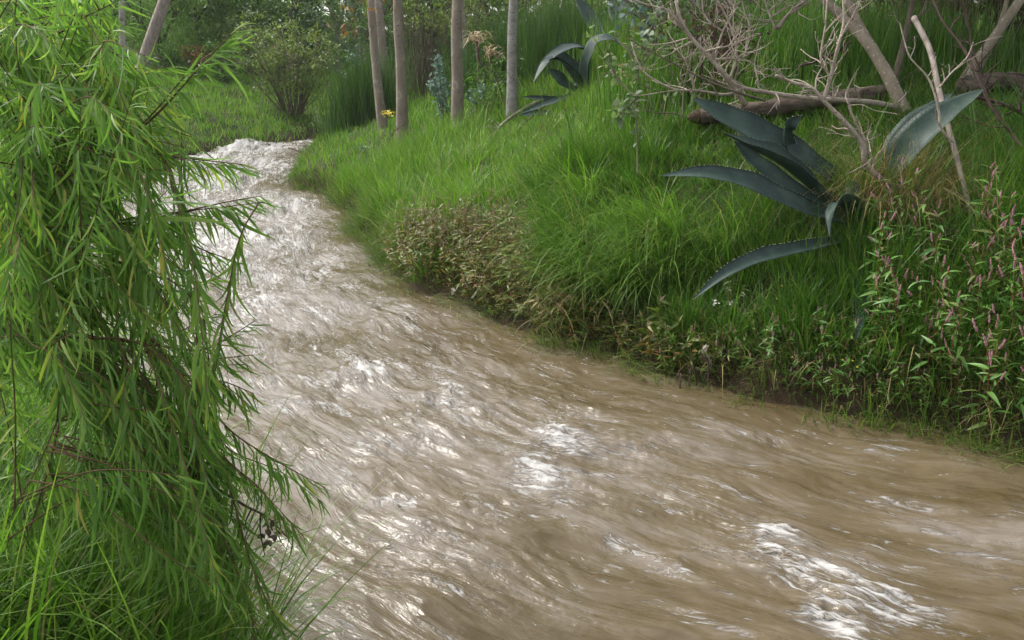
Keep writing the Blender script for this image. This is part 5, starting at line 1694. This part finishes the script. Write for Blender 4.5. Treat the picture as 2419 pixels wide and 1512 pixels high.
def spots_in(poly, n, mind=.07):
    poly = np.array(poly, float)
    out, tries = [], 0
    while len(out) < n and tries < 20000:
        tries += 1
        q = np.array([[rng.uniform(poly[:, 0].min(), poly[:, 0].max()), rng.uniform(poly[:, 1].min(), poly[:, 1].max())]])
        if not inside(q, poly)[0]: continue
        p = hit(q[0, 0], q[0, 1], 3.5, 16)
        if all((p[0] - o[0]) ** 2 + (p[1] - o[1]) ** 2 > mind ** 2 for o in out): out.append(p)
    return out
g_ = 'faded brownish smartweed on the mid bank'
colony([weed_proto(h, 40, 'smart_dull', 'pink_pale', 'smartweed_plant', 'brownish smartweed plant with faded pale spikes at the mid bank edge', 'smartweed', g_, .065, 1) for h in (.40, .48, .36, .52)],
       spots_in([(915, 600), (1000, 560), (1150, 560), (1250, 600), (1290, 690), (1230, 760), (1090, 705), (985, 680), (925, 650)], 190, .075))
g_ = 'leafy weeds in the shallow water edge'
colony([weed_proto(h, 40, 'smart_dull', 'pink_pale', 'water_weed', 'low leafy weed standing in the shallow edge below the tussocks', 'weed', g_, .075, 1) for h in (.24, .30, .2)],
       spots_in([(1100, 715), (1260, 740), (1400, 780), (1560, 800), (1700, 860), (1690, 905), (1560, 880), (1400, 832), (1250, 795)], 50, .10))
g_ = 'green leafy weeds in the grass by the water'
colony([weed_proto(h, 34, 'smart_leaf', 'pink_pale', 'bank_weed', 'short green leafy weed among the waterside grass left of the smartweed', 'weed', g_, .055, 1) for h in (.20, .26, .16)],
       spots_in([(1560, 820), (1700, 800), (1900, 800), (2080, 830), (2140, 990), (2000, 980), (1850, 948), (1700, 905)], 36, .09))

# cress with little white flowers, yellow buttons
root = weed_proto(.34, 70, 'sapling', 'pink_pale', 'cress_plant', 'round leaved cress with tiny white flowers in the dark grass', 'cress', None, .05, 0)
p = hit(*c5(620, 760), 3.5, 12)
root.location = p
fb = MB()
n = 30
fc = np.array([D(*c5(x, y), np.dot(p - EYE, _F) - .1) for x, y in [(540, 622), (645, 636), (678, 752)]])
clumps_leaves(fb, fc, 12, .03, .016, oval, -.5)
obj('white_flowers', fb.mesh('white_flowers', bark_mat('white_petal', (.62, .60, .55), (.8, .79, .75), 10), p), root, kind='stuff')

def button(label, x, y):
    g0 = hit(*c5(x, y + 36), 3.0, 12)
    c = W(*c5(x, y), g0[1] - .05)
    root = thing('yellow_flower', tuple(g0), label, 'flower', 'small yellow button flowers in the waterside grass')
    sb, hb = MB(), MB()
    tube(sb, [g0 - UP * .02, (g0 + c) / 2 + rng.normal(size=3) * .01, c], [.0022, .0018, .0014], 5, 3)
    part('stem', sb, M['rush'], root)
    n = 14
    a = np.arange(n) * 2 * math.pi / n
    place(hb, oval, np.repeat(c[None], n, 0), axes(nrm(np.stack([np.cos(a), np.sin(a), .35 + .2 * (np.arange(n) % 2)], 1)), np.repeat(UP[None], n, 0)), np.full(n, .011))
    place(hb, octa, c[None] + UP * .003, np.eye(3)[None], np.array([.0065]))
    part('petals', hb, M['yellow'], root)
for (x, y, lb_) in [(285, 515, 'left one of two touching yellow buttons beside the lowest agave leaf tip'), (300, 525, 'right one of two touching yellow buttons beside the lowest agave leaf tip'),
                    (950, 522, 'yellow button in tall grass under the lowest agave leaf, left of two'), (1005, 520, 'yellow button in tall grass under the lowest agave leaf, right of two'),
                    (918, 600, 'yellow button lower in the tall grass under the lowest agave leaf'), (1148, 838, 'highest yellow button in the short grass between rags and smartweed'),
                    (1012, 953, 'yellow button in the short grass nearest the black rag'), (1335, 990, 'yellow button at the lower left of a cluster of four'),
                    (1315, 968, 'yellow button at the upper left of a cluster of four'), (1376, 975, 'yellow button at the upper right of a cluster of four'),
                    (1405, 1013, 'yellow button at the lower right of a cluster of four'), (1572, 1027, 'yellow button at the left foot of the pink smartweed clump'),
                    (1645, 703, 'yellow button among the upper stems of the pink smartweed clump'), (1705, 1180, 'yellow button low inside the pink smartweed clump'),
                    (1540, 1250, 'yellow button closest to the water by the pink smartweed'), (1253, 942, 'single yellow button just left of the cluster of four')]:
    button(lb_, x, y)

# flood litter caught on dead stems at the water's edge
fl = G(*c5(480, 1120))
root = thing('dead_weed', tuple(fl), 'dead dark stems standing in the water below the hanging rags', 'dead weed')
tb = MB()
Yf = fl[1]
for pts in ([(440, 1110), (420, 1010), (395, 960)], [(455, 1110), (500, 1020), (520, 930)], [(500, 1120), (505, 1010), (490, 940)], [(540, 1130), (590, 1020), (620, 920)], [(560, 1120), (600, 1060), (640, 1040)], [(490, 1115), (440, 1050), (400, 1020)], [(385, 1100), (395, 1060), (400, 1020)], [(335, 1090), (338, 1060), (330, 1050)], [(530, 1130), (545, 1080), (580, 1060)]):
    Pq = [W(*c5(x, y), Yf + .03 * rng.normal()) for x, y in pts]
    Pq[0] = Pq[0] - UP * .06
    C, R = tube(tb, Pq, [.006, .005, .003], 5, 5, .1)
    twigs_along(tb, C, R, 3, .08)
part('stems', tb, M['dark_twig'], root, kind='stuff')
def rag(label, pts, wid, mat):
    C = crom(np.array([W(*c5(x, y), Yf - .02 + .02 * k) for k, (x, y) in enumerate(pts)]), 6)
    n = len(C)
    root = thing('rag', tuple(C[0]), label, 'rag')
    a = np.linspace(-1, 1, 6)
    t = np.linspace(0, 1, n)
    w = wid * np.interp(t, [0, .2, .5, 1], [.5, 1, .8, .35]) * (1 + .25 * rng.normal(size=n))
    V = C[:, None] + np.stack([a[None] * w[:, None], .4 * w[:, None] * np.sin(a[None] * 5 + t[:, None] * 9), .25 * w[:, None] * rng.normal(size=(n, 6))], -1)
    q = [(i * 6 + k, i * 6 + k + 1, i * 6 + 7 + k, i * 6 + 6 + k) for i in range(n - 1) for k in range(5)]
    mb = MB().add(np.concatenate([V.reshape(-1, 3), V.reshape(-1, 3) + [0, .006, 0]]), q + [tuple(x + n * 6 for x in reversed(f)) for f in q])
    part('cloth', mb, M[mat], root)
rag('muddy white rag snagged on the dead stems at the water edge', [(500, 878), (478, 915), (500, 950), (512, 990), (510, 1050)], .022, 'white_rag')
rag('black rag strip snagged right of the muddy white rag', [(602, 905), (610, 945), (625, 990), (632, 1035)], .018, 'black_rag')
fallen('short brown stick lying across the snagged black rag', [(560, 926, np.dot(fl - EYE, _F)), (600, 924, np.dot(fl - EYE, _F)), (640, 930, np.dot(fl - EYE, _F))], c5, .005, .004, 'brown_twig', (0, 0))

def c4(x, y): return (767.4 + .3514 * x, 413.2 + .3514 * y)
gp = hit(*c4(990, 860), 5, 12)
dd = np.dot(gp - EYE, _F)
fallen('bent pale dry reed hanging over the brownish smartweed', [(930, 668, dd + .15), (1000, 680, dd + .05), (1078, 692, dd - .05), (1050, 735, dd - .1), (1020, 785, dd - .1), (990, 828, dd - .1)], c4, .005, .011, 'white_rag', (0, 0))
root = thing('leaf_scrap', tuple(gp), 'small white scrap caught at the foot of the brownish smartweed', 'scrap')
mb = MB()
c = W(*c4(872, 780), gp[1] + .1)
place(mb, oval, c[None] + rng.normal(size=(3, 3)) * .012, axes(nrm(rng.normal(size=(3, 3))), rng.normal(size=(3, 3)) + UP), np.full(3, .06))
part('scrap', mb, M['white_rag'], root)

# ---------------------------------------------------------------- thin haze volume, added to lighten and soften the far trees
hm, hnt, hout = mat_new('haze_air')
hv = node(hnt, 'ShaderNodeVolumePrincipled', Density=.0004, Anisotropy=.35)
hv.inputs['Color'].default_value = (.92, .95, .96, 1)
hnt.links.new(hv.outputs[0], hout.inputs['Volume'])
hb = np.array([[x, y, z] for z in (-1.7, 26) for x, y in ((-130, -40), (130, -40), (130, 170), (-130, 170))], float)
obj('haze', mesh_np('haze', hb, [np.array([(0, 3, 2, 1), (4, 5, 6, 7), (0, 1, 5, 4), (1, 2, 6, 5), (2, 3, 7, 6), (3, 0, 4, 7)])], hm, smooth=False), kind='stuff')
